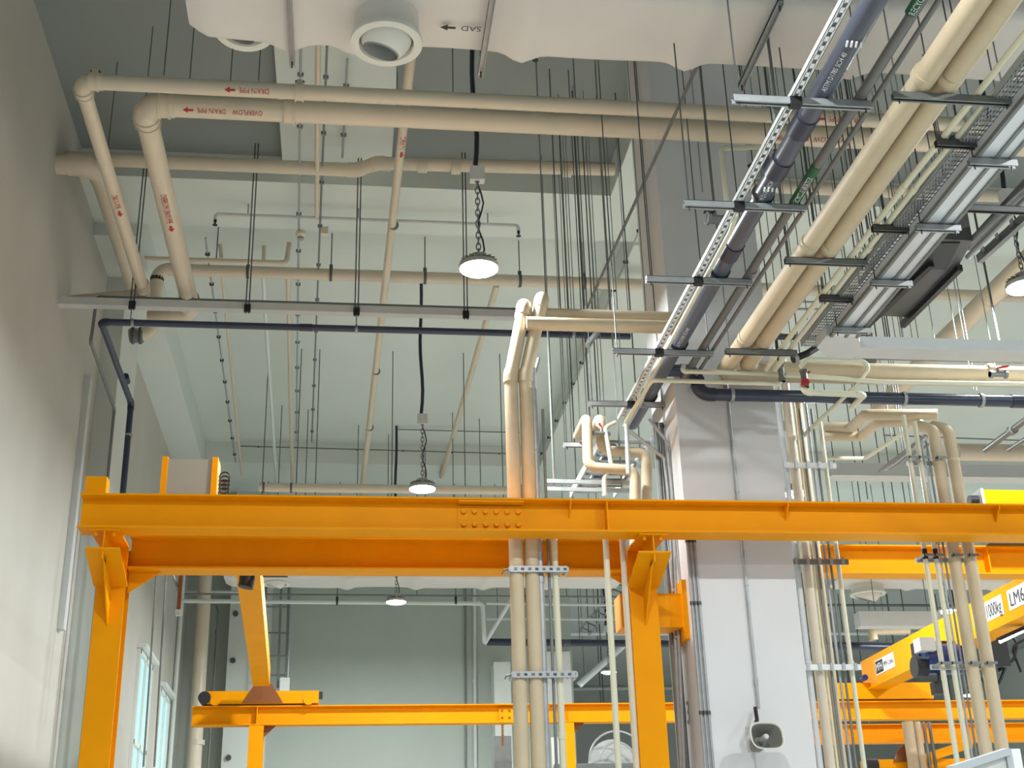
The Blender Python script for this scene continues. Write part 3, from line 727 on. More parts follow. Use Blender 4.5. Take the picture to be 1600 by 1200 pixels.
# right bay bridge crane
zk = 1.6 + 3.95 * 21.7 / P(1352, 1080, Z=5.55).y
k0 = P(1352, 1080, Z=zk)
t = thing('crane_bridge', 'yellow bridge girder with load signs at the far right, running away behind the risers', 'crane', (k0.x, 18, zk))
kx = k0.x + 0.1
gy0, gy1 = 10.5, 21.7
build('girder', MB().box((kx - 0.12, 14.6, zk), (kx + 0.14, gy1, zk + 0.50)), ORANGE, t, smooth=False)
build('bottom_flange', MB().box((kx - 0.17, 14.6, zk - 0.02), (kx + 0.19, gy1, zk + 0.0)), ORANGE, t, smooth=False)
build('end_truck', MB().box((P(1298, 1090, Y=21.4).x, 21.42, zf + 0.03), (P(1460, 1090, Y=21.4).x, 21.70, zf + 0.30)), ORANGE, t, smooth=False)
for px in (1353, 1380):
    x = P(px, 1078, Y=21.3).x
    build('clamp_bolt', MB().cyl((x, 21.25, zf + 0.36), (x, 21.40, zf + 0.36), 0.05, 14), BLUEH, t)
def sign(px0, px1, py, text, hgt, logo=False):
    xs = kx - 0.12; zc_ = zk + 0.27
    a = P(px0, py, X=xs); b = P(px1, py, X=xs)
    y0, y1 = min(a.y, b.y), max(a.y, b.y); L = y1 - y0
    o = build('sign_plate', MB().box((xs - 0.006, y0, zc_ - hgt / 2), (xs, y1, zc_ + hgt / 2)), WHITEM, t, smooth=False)
    def fit(name, txt, size, ys, width, mm, off):
        vs, _ = glyphs(txt, size); wd = max(v.x for v in vs)
        lettering(name, txt, size, (xs - off, ys, zc_), (0, -1, 0), (-1, 0, 0), mm, o, squeeze=width / wd)
    if logo:
        build('logo_block', MB().box((xs - 0.009, y1 - L * 0.42, zc_ - hgt * 0.42), (xs - 0.006, y1 - L * 0.03, zc_ + hgt * 0.42)), INK, o, smooth=False)
        fit('sign_logo', 'MPH', hgt * 0.75, y1 - L * 0.06, L * 0.33, WHITEM, 0.011)
        fit('sign_text', 'MPH Cranes', hgt * 0.5, y1 - L * 0.46, L * 0.50, INK, 0.008)
    else:
        fit('sign_text', text, hgt * 0.95, y1 - L * 0.05, L * 0.90, INK, 0.008)
sign(1369, 1400, 1050, '', 0.24, logo=True)
sign(1522, 1572, 972, 'SWL 1000kg', 0.27)
sign(1579, 1632, 958, 'LM6077', 0.27)
# hoist under that bridge
yj = 18.0
def qj(px, py): return P(px, py, Y=yj)
t = thing('electric_hoist', 'dark blue electric hoist under the right bridge girder, behind cream risers', 'hoist', qj(1470, 1040))
m = MB(); m.cyl(qj(1442, 1030), qj(1500, 1030), 0.22, 22); build('drum', m, BLUEH, t)
m = MB(); m.cyl(qj(1428, 1042), qj(1446, 1042), 0.15, 22); build('motor', m, BLACK, t)
a, b = qj(1425, 1023), qj(1446, 1003)
build('nameplate_box', MB().box((a.x, yj - 0.32, a.z), (b.x, yj - 0.1, b.z)), TRAYW, t, smooth=False)
m = MB(); a, b = qj(1446, 1075), qj(1500, 1000); m.box((a.x, yj + 0.05, a.z + 0.25), (b.x, yj + 0.3, b.z)); build('frame', m, BLACK, t, smooth=False)
a, b = qj(1545, 1045), qj(1562, 1000)
build('end_cover', MB().box((a.x, yj - 0.2, a.z), (b.x, yj + 0.2, b.z)), BLACK, t, smooth=False)
m = MB(); m.cyl(qj(1467, 1075), qj(1467, 1050), 0.02, 8); m.box(qj(1459, 1085) - Vector((0, 0.08, 0)), qj(1478, 1066) + Vector((0, 0.08, 0))); build('hook_block', m, BLACK, t, smooth=False)
m = MB()
for (pp) in (((1556, 1000), (1572, 1040), (1560, 1070), (1545, 1072), (1530, 1058)), ((1600, 1000), (1580, 1010), (1596, 1050)), ((1566, 985), (1590, 1000), (1585, 1030), (1560, 1048))):
    line, _ = route([qj(*p) for p in pp], 0.2)
    m.tube(line, 0.022, 8)
build('festoon_cable', m, BLACK, t)
yj = 16.5
t = thing('tube_light', 'bright slim tube light under the right bridge girder', 'lamp', qj(1578, 1000))
build('tube', MB().cyl(qj(1562, 1003), qj(1598, 986), 0.022, 10), TUBE, t)
a, b = qj(1560, 999), qj(1600, 981)
build('fitting', MB().bar(a, b, 0.10, 0.05), BLACK, t, smooth=False)
# lower far steel on the right
yw = 23.5
zw = P(1400, 1131, Y=yw).z
t = thing('runway_beam', 'lowest far yellow beam on the right, under the far runway beam', 'beam', (9.5, yw, zw))
build('beam_body', ibeam_mb((P(1262, 1130, Y=yw).x, yw + 0.12, zw), (15.5, yw + 0.12, zw), 0.33, 0.25), ORANGE, t, smooth=False)
t = thing('crane_bridge', 'bright yellow low crane with red-brown bracket at the bottom right', 'crane', P(1400, 1195, Y=23))
a, b = P(1350, 1188, Y=23), P(1520, 1215, Y=23)
build('end_truck', MB().box((a.x, 22.9, b.z), (b.x, 23.2, a.z)), ORANGE, t, smooth=False)
build('buffer', MB().cyl(P(1352, 1196, Y=22.88), P(1370, 1196, Y=22.88), 0.12, 16), BLACK, t)
build('bracket', MB().prism([P(1398, 1190, Y=22.85), P(1403, 1172, Y=22.85), P(1412, 1164, Y=22.85), P(1432, 1162, Y=22.85), P(1440, 1190, Y=22.85)], (0, 0.05, 0)), RUST, t, smooth=False)
build('girder', MB().prism([P(1438, 1180, Y=22.8), P(1520, 1153, Y=22.8), P(1520, 1168, Y=22.8), P(1438, 1195, Y=22.8)], (0, 0.1, 0)), ORANGE, t, smooth=False)

# ---------------------------------------------------------------- rack of services on trapeze hangers
ZT = 6.6
def channel_mb(mb, a, b, w=0.041, h=0.041):
    a = Vector(a); b = Vector(b)
    d = (b - a).normalized(); sd = d.cross(Vector((0, 0, 1))).normalized()
    mb.bar(a + Vector((0, 0, -0.003)), b + Vector((0, 0, -0.003)), w, 0.005)
    for s in (-1, 1):
        o = sd * (w / 2 - 0.002) * s + Vector((0, 0, -h / 2)); mb.bar(a + o, b + o, 0.004, h)
        o2 = sd * (w / 2 - 0.008) * s + Vector((0, 0, -h + 0.002)); mb.bar(a + o2, b + o2, 0.012, 0.004)
    return mb
def trapeze(label, x0, x1, y, z, group, top=CZ, rods=(0.04, -0.04), m=GALV, h=0.05):
    if 7.5 < y < 8.62 and x0 < 5.5: top = DZ + 0.06     # this one hangs from the duct's frame
    t = thing('trapeze_hanger', label, 'hanger', ((x0 + x1) / 2, y, z), group)
    build('channel', channel_mb(MB(), (x0, y, z), (x1, y, z), 0.05, h), m, t, smooth=False)
    for q in rods:
        x = x0 + q if q > 0 else x1 + q
        build('rod', MB().cyl((x, y, z - h - 0.03), (x, y, top), 0.006, 6), RODM, t)
    return t
GA = 'cross channels under the slotted strut and slate pipe'
YA = (6.83, 8.15, 9.36, 10.80, 12.09)
AX = (2.46, 3.36)
for k, y in enumerate(YA):
    x0, x1 = AX
    trapeze('steel cross channel under the slotted strut and slate pipe, %s from the top' % ORD[k], x0 - (0.04 if k < 2 else 0.06), x1 - (0.0, 0.0, 0.06, 0.0, 0.15)[k], y, ZT, GA)
# white slotted strut
def slotted(label, x, y0, y1, z, w=0.062, h=0.04, step=0.09):
    mb = MB(); xa, xb = x - w / 2, x + w / 2
    mb.box((xa, y0, z), (xa + 0.004, y1, z + h)); mb.box((xb - 0.004, y0, z), (xb, y1, z + h))
    mb.box((xa, y0, z), (xa + w * 0.27, y1, z + 0.004)); mb.box((xb - w * 0.27, y0, z), (xb, y1, z + 0.004))
    y = y0
    while y < y1:
        mb.box((xa + w * 0.2, y, z), (xb - w * 0.2, min(y + step * 0.5, y1), z + 0.004)); y += step
    mb.box((xa + 0.004, y0, z + h - 0.003), (xb - 0.004, y1, z + h))
    o = build('slotted_strut', mb, SLOT, smooth=False); return tag(o, label, 'strut')
sx = P(1237, 155, Z=ZT).x
slotted('long white slotted strut running away beside the slate pipe', 2.84, 5.2, 12.6, ZT + 0.004)
for k, y in enumerate(YA):
    tag(build('strut_clip', MB().box((2.80, y - 0.03, ZT - 0.06), (2.88, y + 0.03, ZT + 0.004)), BLACK, smooth=False), 'black clip fixing the slotted strut to the channel, %s from the top' % ORD[k], 'clip')
xs_ = 3.03
zs_ = ZT + 0.085
sl = pipe('thick slate plastic pipe running away beside the white slotted strut', [(xs_ + 0.02, 4.6, zs_), (xs_, 12.9, zs_)], 0.075, SLATE, 'water_pipe', R=0.1,
    couplings=[((xs_ + 0.01, y, zs_), (0, 1, 0)) for y in (7.22, 7.75, 9.0)], cm=NAVYD, cl=0.10, clamps=[((xs_ + 0.01, y, zs_), (0, 1, 0)) for y in YA[1:]], clampm=BLACK)
for y in (6.0, 7.45, 10.0):
    lettering('pipe_print', 'ASTM D1785 SCH 40', 0.045, (xs_ + 0.01, y + 0.75, zs_), (0, -1, 0), (-0.45, 0, -1), WHITEM, sl, r=0.077)
for k in range(2):
    y = (6.22, 7.92)[k]
    m = MB()
    for q in range(4): m.cyl((xs_ - 0.055 + q * 0.03, y - 0.0, zs_ - 0.083), (xs_ - 0.055 + q * 0.03 + 0.012, y + 0.05, zs_ - 0.083), 0.007, 6)
    build('joint_mark', m, WHITEM, sl)['kind'] = 'stuff'
x7 = 3.285
gp = pipe('grey steel pipe with green water label, right of the slate pipe', [(x7 + 0.02, 4.8, ZT + 0.04), (x7 - 0.02, 11.6, ZT + 0.04)], 0.036, GREYP, 'water_pipe', R=0.05, elbows=True, couplings=[((x7, y, ZT + 0.04), (0, 1, 0)) for y in (7.9, 9.3)], cl=0.05)
for y in (7.95, 5.75):
    build('label_band', MB().cyl((x7, y - 0.30, ZT + 0.04), (x7, y + 0.22, ZT + 0.04), 0.0385, 14), GREENL, gp)
    lettering('label_text', 'RECYCLE WATER', 0.055, (x7, y + 0.20, ZT + 0.04), (0, -1, 0), (-0.35, 0, -1), WHITEM, gp, r=0.039, arrow=False, squeeze=0.9)
pipe('thin grey steel pipe, rightmost on the slate pipe rack', [(3.40, 4.8, ZT + 0.022), (3.36, 11.4, ZT + 0.022)], 0.018, GREYP, 'water_pipe')
pipe('cream conduit beneath the slotted strut curving toward the column', [(2.90, 8.4, ZT + 0.05), (2.93, 8.65, ZT + 0.05), (2.93, 11.7, ZT + 0.03), (2.93, 12.05, ZT - 0.03), (2.88, 12.6, ZT - 0.06)], 0.02, CREAM, 'conduit', 'conduit', R=0.1)
# lever valves by the slotted strut
def valve(label, c, d, lever, lm, r=0.035, up=False):
    c = Vector(c); d = Vector(d).normalized()
    t = thing('lever_valve', label, 'valve', c)
    m = MB(); m.cyl(c - d * 0.09, c + d * 0.09, r, 12); m.cyl(c - d * 0.09, c - d * 0.06, r * 1.35, 6); m.cyl(c + d * 0.06, c + d * 0.09, r * 1.35, 6); m.cyl(c, c + Vector((0, 0, 0.07)), 0.014, 8)
    build('body', m, GALVD, t)
    if up: build('feed_pipe', MB().cyl(c + Vector((0, 0, 0.03)), (c.x, c.y, CZ), 0.012, 8), GREYP, t)
    build('lever', MB().bar(c + Vector((0, 0, 0.07)), c + Vector((0, 0, 0.07)) + Vector(lever), 0.03, 0.014), lm, t, smooth=False)
    return t
valve('valve with a blue lever behind the slotted strut near the first channel', P(1215, 180, Y=8.0), (0.3, 1, -0.2), (-0.16, -0.02, 0.02), BLUEL, up=True)
valve('dark valve with black lever behind the slotted strut, between two channels', P(1195, 255, Y=9.3), (0.3, 1, 0.6), (-0.12, 0.1, -0.05), BLACK, 0.05)
valve('dark valve left of the slotted strut under the second channel', P(1118, 343, Y=9.6), (1, 0.2, 0), (-0.10, 0, 0.0), BLACK, 0.045, up=True)
pipe('cream pipe dropping from a bend left of the slotted strut', [P(1225, 228, Y=9.4), P(1127, 232, Y=9.4), P(1136, 318, Y=9.4)], 0.022, CREAM, 'conduit', 'conduit', elbows=True, R=0.05)
# rack B: twin lagged pipes
GB = 'cross channels under the twin lagged pipes'
for k, (y, x1) in enumerate(((6.71, 4.28), (8.96, 4.15), (10.74, 4.15))):
    trapeze('rusty cross channel under the twin lagged pipes, %s from the top' % ORD[k], 3.46, x1, y, ZT - 0.0, GB, m=GALVD)
xB = (3.655, 3.835)
zB = ZT + 0.092
for k, x in enumerate(xB):
    lab = ('left', 'right')[k]
    ye_ = (11.53, 11.36)[k]
    p_ = pipe('%s of the twin thick lagged pipes running away at the upper right, then turning right' % lab, [(x + 0.02, 4.0, zB), (x, ye_, zB - 0.01 * k), (8.8, ye_, zB + 0.03 - 0.02 * k)], 0.08, INSUL, 'lagged_pipe', R=0.14, couplings=[((x, y, zB), (0, 1, 0)) for y in (6.62, 8.87, 10.66)] + [((P(1545, 575, Y=ye_).x, ye_, zB + 0.02), (1, 0, 0))], cr=1.05, cl=0.03)
for k, (px) in enumerate((0, 1)):
    x = (4.03, 4.12)[k]
    pipe('%s slim cream conduit right of the twin lagged pipes' % ('left', 'right')[k], [(x + 0.05 + 0.05 * k, 5.6, ZT + 0.028), (x - 0.0, 7.7, ZT + 0.028), (x - 0.02, 10.9, ZT + 0.028), (x - 0.05, 11.15, ZT - 0.02)], 0.024, CREAM, 'conduit', 'conduit', R=0.1, couplings=[((x - 0.002, y, ZT + 0.028), (0, 1, 0)) for y in (7.9, 8.8)], cr=1.2, cl=0.04,
         clamps=[((x, y, ZT + 0.028), (0, 1, 0)) for y in (7.22, 9.0)], clampm=RODM)
GC = 'short channels under the cream conduits'
for k, (y, xa, xb_) in enumerate(((7.22, 3.98, 4.33), (8.4, 3.98, 4.31), (9.6, 3.98, 4.30), )):
    trapeze('short dark channel under the cream conduits, %s from the top' % ORD[k], xa, xb_, y, ZT, GC, m=DARK)
# perforated cable tray beside the covered one
def perforated(label, x0, x1, y0, y1, z):
    mb = MB(); w = x1 - x0; step = 0.055
    for q in range(7):
        xx = x0 + w * q / 6; mb.box((xx - 0.005, y0, z), (xx + 0.005, y1, z + 0.003))
    y = y0; k = 0
    while y < y1:
        mb.box((x0, y, z), (x1, y + 0.017, z + 0.003)); y += step
    mb.box((x0 - 0.004, y0, z), (x0, y1, z + 0.06)); mb.box((x1, y0, z), (x1 + 0.004, y1, z + 0.06))
    return tag(build('perforated_tray', mb, GALV, smooth=False), label, 'cable tray')
perforated('perforated cable tray between the cream conduits and the covered tray', 4.15, 4.29, 5.5, 10.6, ZT - 0.02)
ct = thing('covered_cable_tray', 'wide bright covered cable tray sloping across the right side', 'cable tray', (4.55, 8, ZT - 0.1))
zq = ZT - 0.12
m = MB(); m.box((4.27, 5.0, zq), (4.50, 10.15, zq + 0.10)); build('cover', m, COVER, ct, smooth=False)
for x in (4.265, 4.40, 4.505):
    build('rib', MB().box((x - 0.013, 5.0, zq - 0.014), (x + 0.013, 10.15, zq + 0.02)), GALVD, ct, smooth=False)
build('end_bend', MB().prism([(4.22, 10.15, zq), (4.52, 10.15, zq), (4.62, 10.35, zq), (4.62, 10.62, zq), (4.40, 10.62, zq), (4.22, 10.40, zq)], (0, 0, 0.10)), TRAYW, ct, smooth=False)
GD = 'channels under the covered cable tray'
for k, y in enumerate((7.23, 8.13, 9.04, 9.94)):
    trapeze('zinc channel under the covered cable tray, %s from the top' % ORD[k], 4.20, 4.55, y, zq - 0.015, GD)
# galvanised trunking to the right from the bend
yy = 10.5
tag(build('cable_trunking', MB().box((4.60, 10.38, zq + 0.005), (8.6, 10.62, zq + 0.12)), TRAYW, smooth=False), 'pale square trunking running right from the covered tray bend', 'trunking')
# dark unit hung beside the tray
un = thing('fan_coil_unit', 'dark sheet metal air unit hung beside the covered cable tray', 'air unit', (5.1, 9.9, 6.85))
ua = P(1440, 385, Z=6.95)
m = MB(); m.prism([P(1362, 475, Z=6.95), P(1436, 372, Z=6.95), P(1520, 376, Z=6.95), P(1486, 436, Z=6.95), P(1422, 496, Z=6.95), P(1352, 492, Z=6.95)], (0, 0, 0.38)); build('casing', m, DARK, un, smooth=False)
build('access_panel', MB().prism([P(1440, 380, Z=6.94), P(1500, 380, Z=6.94), P(1478, 422, Z=6.94), P(1428, 420, Z=6.94)], (0, 0, 0.01)), mat('darker_panel', (0.025, 0.025, 0.028), 0.4, metal=0.3), un, smooth=False)
m = MB(); m.bar(P(1500, 418, Z=6.93), P(1410, 508, Z=6.93), 0.05, 0.06); m.bar(P(1455, 412, Z=6.93), P(1350, 512, Z=6.93), 0.05, 0.06); build('support_rail', m, BLACK, un, smooth=False)
for q, (px, py) in enumerate(((1500, 418), (1410, 505), (1368, 495), (1452, 362))):
    c = P(px, py, Z=6.96); build('rod', MB().cyl(c, (c.x, c.y, CZ), 0.008, 6), RODM, un)
m = MB(); m.box(P(1357, 505, Z=6.5), P(1378, 540, Z=6.5) + Vector((0, 0, 0.4)))
# tray D on the far right edge
run('grey cable ladder rail slanting at the right edge above the air unit', [(1640, 262), (1500, 392)], 7.0, 0.03, GALVD, 'conduit', 'conduit')
run('second grey rail slanting at the right edge beside the air unit', [(1640, 275), (1512, 402)], 7.0, 0.025, GALV, 'conduit', 'conduit')
t = thing('cable_ladder', 'dark cable ladder at the right edge above the right lamp', 'cable tray', P(1560, 320, Z=7.1))
m = MB(); m.bar(P(1640, 250, Z=7.1), P(1515, 385, Z=7.1), 0.06, 0.08); build('side_rail', m, DARK, t, smooth=False)
m = MB(); m.bar(P(1640, 305, Z=7.1), P(1530, 405, Z=7.1), 0.05, 0.08); build('side_rail', m, GALVD, t, smooth=False)
for k in range(5):
    a, b = along(P(1640, 250, Z=7.1), P(1515, 385, Z=7.1), (k + 0.5) / 5)[0], along(P(1640, 305, Z=7.1), P(1530, 405, Z=7.1), (k + 0.5) / 5)[0]
    build('rung', MB().bar(a, b, 0.03, 0.02), DARK, t, smooth=False)
y9 = P(1480, 320, Z=6.75).y
trapeze('long dark channel at the right edge above the air unit', P(1460, 320, Z=6.75).x, P(1640, 328, Z=6.75).x, y9, 6.75, None, m=DARK)
# large beige pipe running away at the right
pa, pb = P(1640, 375, Z=8.3), P(1462, 545, Z=8.3)
pipe('large beige pipe running away at the right beside the right lamp', [pa, pb, pb + Vector((0.02, 2.0, -0.05))], 0.12, BEIGE, 'drain_pipe', couplings=[along(pa, pb, 0.5)], cr=1.04, cl=0.04)

# ---------------------------------------------------------------- cross services in front of the column
YH = 11.55
def h(px, py, y=YH): return P(px, py, Y=y)
zz = h(1350, 570).z
yk_ = YH - 0.32
pipe('thin cream pipe crossing below the lagged pipes with an upturned left end', [h(1069, 570, yk_), h(1066, 580, yk_), h(1220, 585, yk_), h(1380, 597, yk_), h(1640, 601, yk_)], 0.024, CREAM, 'water_pipe', elbows=True, R=0.05, couplings=[along(h(1066, 580, yk_), h(1220, 585, yk_), 0.9)], cl=0.04)
pipe('thin cream pipe from the rack end, running right to a blue lever valve', [h(978, 660, 12.0), h(1018, 594, YH - .2), h(1218, 600, YH - .38), h(1222, 590, YH - .38)], 0.022, CREAM, 'water_pipe', elbows=True, R=0.05)
pipe('cream pipe with a red valve, stepping down over the navy pipe', [h(1256, 590, 11.0), h(1254, 613, 11.0), h(1350, 617, 11.0), P(1330, 638, Y=11.6)], 0.03, CREAM, 'water_pipe', elbows=True, R=0.06)
valve('small valve with a red handle on the cream pipe above the navy pipe', h(1257, 592, 10.98), (0, 0, 1), (0.06, 0, 0.0), REDH, 0.032)
t = thing('red_handwheel', 'round red handle on the cream pipe in front of the navy pipe', 'valve handle', h(1257, 597, 10.9))
build('wheel', MB().cyl(h(1258, 597, 10.90), h(1258, 597, 10.94), 0.04, 18), REDH, t)
build('stem', MB().cyl(h(1258, 597, 10.90), h(1258, 597, 10.99), 0.012, 8), GALVD, t)
valve('valve with a red lever on the thin cream pipe near the right edge', h(1560, 585, YH - .4), (1, 0, 0), (0.12, 0, 0.02), REDH, 0.03)
valve('small valve with a blue lever at the cream pipe end in front of the column', h(1221, 583, YH - .4), (0, 0, 1), (0.03, 0, -0.10), BLUEL, 0.03)
pipe('cream hose looping over the lagged pipes down to the cream risers', [h(1250, 573, 11.2), h(1262, 561, 11.2), h(1350, 564, 11.2), h(1358, 575, 11.2), h(1335, 605, 11.3), P(1215, 720, Y=12.2)], 0.022, CREAM, 'water_pipe', R=0.08)
yn = 11.5
def hn(px, py): return P(px, py, Y=yn)
pipe('thick navy pipe crossing right in front of the column from a bend', [(3.03, yn, hn(1090, 580).z), (hn(1090, 582).x, yn, hn(1090, 580).z), (hn(1090, 615).x, yn, hn(1090, 616).z), (8.6, yn, hn(1090, 616).z)], 0.062, NAVY, 'water_pipe', R=0.11, elbows=True, em=NAVYD,
     couplings=[((hn(1600, 622).x, yn, hn(1090, 616).z), (1, 0, 0))], cm=NAVYD, cl=0.15, clamps=[((hn(px, 618).x, yn, hn(1090, 616).z), (1, 0, 0)) for px in (1143, 1411, 1531)], clampm=GALV)
for py, y_ in ((551, 12.15), (558, 12.1)):
    pass
pipe('upper thin dark conduit crossing right behind the lagged pipes', [P(1105, 466 + 0, Y=14.0), P(1340, 475, Y=14.0)], 0.014, GALV, 'conduit', 'conduit', hang=2)
pipe('lower thin bright conduit crossing right of the column behind the twin lagged pipes', [P(1100, 482, Y=13.9), P(1360, 484, Y=13.9)], 0.016, GALV, 'conduit', 'conduit', hang=2)
pipe('upper of the dark twin conduits at the right under the pale trunking', [P(1340, 551, Y=12.0), P(1640, 558, Y=12.0)], 0.022, GREYP, 'conduit', 'conduit', hang=2)
pipe('lower of the dark twin conduits at the right under the pale trunking', [P(1340, 559, Y=11.9), P(1640, 566, Y=11.9)], 0.02, GREYP, 'conduit', 'conduit', hang=2)
a, b = P(1343, 518, Y=11.75), P(1370, 566, Y=11.75)
tag(build('junction_box', MB().box((a.x, 11.75, b.z), (b.x, 12.0, a.z)), DARK, smooth=False), 'dark upright box below the end of the covered tray', 'box')
tag(build('sheet_elbow', MB().box(P(1062, 512, Y=12.0), P(1130, 548, Y=12.0) + Vector((0, 0.25, 0))), INSUL, smooth=False), 'boxed beige lagging at the rack end in front of the column top', 'lagging')
a, b = P(1188, 522, Y=12.0), P(1300, 525, Y=12.0)
trapeze('dark channel behind the slim cream conduits above the pale trunking bend', a.x, b.x, 12.0, a.z, None, m=DARK)
vt = P(1206, 513, Y=12.0)
t = thing('gear_valve', 'dark round valve behind the twin lagged pipes above the last cross channel', 'valve', vt)
m = MB().cyl(vt - Vector((0.05, 0.04, 0.0)), vt + Vector((0.05, 0.04, 0.02)), 0.075, 18); build('body', m, TEAL, t)
build('flange', MB().cyl(vt - Vector((0.065, 0.05, 0)), vt - Vector((0.045, 0.036, 0)), 0.095, 20), DARK, t)
build('stem', MB().cyl(vt, vt + Vector((0.02, 0, 0.16)), 0.02, 10), GALVD, t)
build('hanger', MB().cyl(vt, (vt.x, vt.y, CZ), 0.006, 6), RODM, t)
pipe('black braided hose between the cream conduit ends and the trunking bend', [P(1238, 562, Y=11.25), P(1262, 552, Y=11.25), P(1292, 533, Y=11.3)], 0.035, BLACK, 'flexible_hose', 'hose', R=0.1, couplings=[(P(1243, 560, Y=11.25), (1, 0, 0.3)), (P(1290, 534, Y=11.3), (1, 0, 0.5))], cm=GALV, cr=1.25, cl=0.02, hang=1)
# left-going twin lagged pipes and their risers
YL = 11.45
def v(px, py, y=YL): return P(px, py, Y=y)
r_l = 0.066
def tall(label, top, knee, zb_, hy, hx):
    t = pipe(label, [Vector(v(*top)) + Vector((0, 0.30, 0.0)), v(*top), v(*knee), (v(*knee).x, YL, 0.6)], r_l, INSUL, 'lagged_pipe', R=0.075, elbows=True)
    build('side_branch', MB().tube([(3.28, YL + hy, zb_), (v(*hx, YL + hy).x, YL + hy, zb_)], r_l, 14), INSUL, t)
    return t
tall('left tall lagged riser, bending over at its top beside the nearest lamp', (820, 474), (798, 588), v(1000, 510, YL - .06).z, -0.06, (822, 506))
tall('right tall lagged riser, bending over at its top beside the nearest lamp', (848, 463), (821, 588), v(1000, 496, YL + .06).z, 0.06, (845, 494))
def riser(label, px, ytop, m, r, y=YL, top=None, z0=0.5, name='riser_pipe', cat='pipe', **k):
    """an upright pipe through (px, 1000)"""
    b = P(px, 1000, Y=y)
    zt_ = P(px, ytop, Y=y).z
    return pipe(label, [(b.x, y, z0), (b.x, y, zt_)], r, m, name, cat, **k)
riser('wide galvanised conduit right of the lagged risers', 848, 575, GALV, 0.030, couplings=[((P(848, 1000, Y=YL).x, YL, P(848, py, Y=YL).z), (0, 0, 1)) for py in (700, 906)], cr=1.25, cl=0.03)
riser('slim galvanised conduit, second right of the lagged risers', 862, 640, GALVD, 0.014)
riser('cream riser with straps, third right of the lagged risers', 872, 835, CREAM, 0.030, couplings=[((P(872, 1000, Y=YL).x, YL, P(872, py, Y=YL).z), (0, 0, 1)) for py in (900, 1060, 1150)], cr=1.2, cl=0.03)
riser('cream riser midway between the lagged risers and the right post', 955, 790, CREAM, 0.028, y=11.42)
riser('greyish cream riser nearest to the right yellow post', 982, 790, BEIGE, 0.028, y=11.45)
pipe('thin grey conduit with a diagonal kink beside the right lagged riser', [P(842, 560, Y=11.6), P(834, 590, Y=11.6), P(842, 770, Y=11.6)], 0.018, GALVD, 'conduit', 'conduit')
for k, (py, x0, x1) in enumerate(((897, 793, 882), (1060, 797, 896))):
    yb_ = YL + 0.10
    a, b = P(x0, py, Y=yb_), P(x1, py, Y=yb_)
    mb = MB(); mb.box((a.x, yb_ - 0.02, a.z - 0.025), (b.x, yb_ + 0.02, a.z + 0.025))
    t = thing('pipe_bracket', ('upper', 'lower')[k] + ' slotted steel bracket tying the lagged risers together', 'bracket', (a.x, yb_, a.z), 'slotted brackets across the lagged risers')
    mb = MB(); yf_ = YL - 0.085
    mb.box((a.x, yf_ - 0.004, a.z + 0.012), (b.x, yf_ + 0.004, a.z + 0.028)); mb.box((a.x, yf_ - 0.004, a.z - 0.028), (b.x, yf_ + 0.004, a.z - 0.012))
    xx = a.x
    while xx < b.x - 0.02:
        mb.box((xx, yf_ - 0.0035, a.z - 0.02), (xx + 0.035, yf_ + 0.0035, a.z + 0.02)); xx += 0.065
    mb.box((a.x, yf_ + 0.03, a.z - 0.028), (b.x, yf_ + 0.034, a.z + 0.028))
    for xx in (a.x, b.x): mb.box((xx - 0.01, yf_, a.z - 0.02), (xx + 0.01, yb_ + 0.02, a.z + 0.02))
    build('strut', mb, GALV, t, smooth=False)
    m = MB()
    for px in (803, 828, 851, 874):
        x = P(px, 1000, Y=YL).x
        m.tube([(x - 0.075, yb_, a.z), (x - 0.075, YL - 0.03, a.z), (x - 0.04, YL - 0.072, a.z), (x + 0.04, YL - 0.072, a.z), (x + 0.075, YL - 0.03, a.z), (x + 0.075, yb_, a.z)], 0.009, 6)
    build('strap', m, GALVD, t)['kind'] = 'stuff'
# z-bend lagged pair at the rack end
yz = 12.35
def w(px, py): return P(px, py, Y=yz)
pipe('left lagged pipe with a double bend left of the column', [w(917, 652) + Vector((0.0, .55, .0)), w(917, 652), w(919, 730), w(992, 735), w(993, 1000)], 0.055, INSUL, 'lagged_pipe', R=0.09, elbows=False)
pipe('right lagged pipe with a double bend left of the column', [P(938, 652, Y=12.5) + Vector((0, .5, 0)), P(938, 652, Y=12.5), P(940, 704, Y=12.5), P(1010, 708, Y=12.5), P(1014, 1000, Y=12.5)], 0.055, INSUL, 'lagged_pipe', R=0.09)
valve('tiny valve with a red handle on the double bend pipes', w(940, 677), (1, 0, 0), (-0.02, 0, 0.04), REDH, 0.02)
pipe('cream pipe zigzagging over the double bend lagged pipes', [w(962, 660), w(946, 668), w(955, 725), w(944, 748), w(945, 775)], 0.024, CREAM, 'water_pipe', R=0.05)
pipe('grey-white pipe dropping from the slotted strut end over the double bends', [P(1018, 600, Y=12.1), P(979, 665, Y=12.1), P(982, 740, Y=12.1)], 0.024, TRAYW, 'water_pipe', R=0.05)
pipe('black cable arching from the last rack channel to the column', [P(1040, 630, Y=12.15), P(1054, 634, Y=12.15), P(1050, 655, Y=12.18), P(1035, 668, Y=12.2)], 0.022, BLACK, 'power_cable', 'cable', R=0.08)
pipe('thin conduit angled down from the rack to the column side, upper', [P(1014, 655, Y=12.0), P(1042, 690, Y=12.0), P(1050, 770, Y=12.0), P(1070, 1210, Y=12.0)], 0.016, GALV, 'conduit', 'conduit')
pipe('thin conduit angled down from the rack to the column side, lower', [P(982, 672, Y=12.05), P(1038, 716, Y=12.05), P(1044, 770, Y=12.05), P(1066, 1210, Y=12.05)], 0.018, GALV, 'conduit', 'conduit')
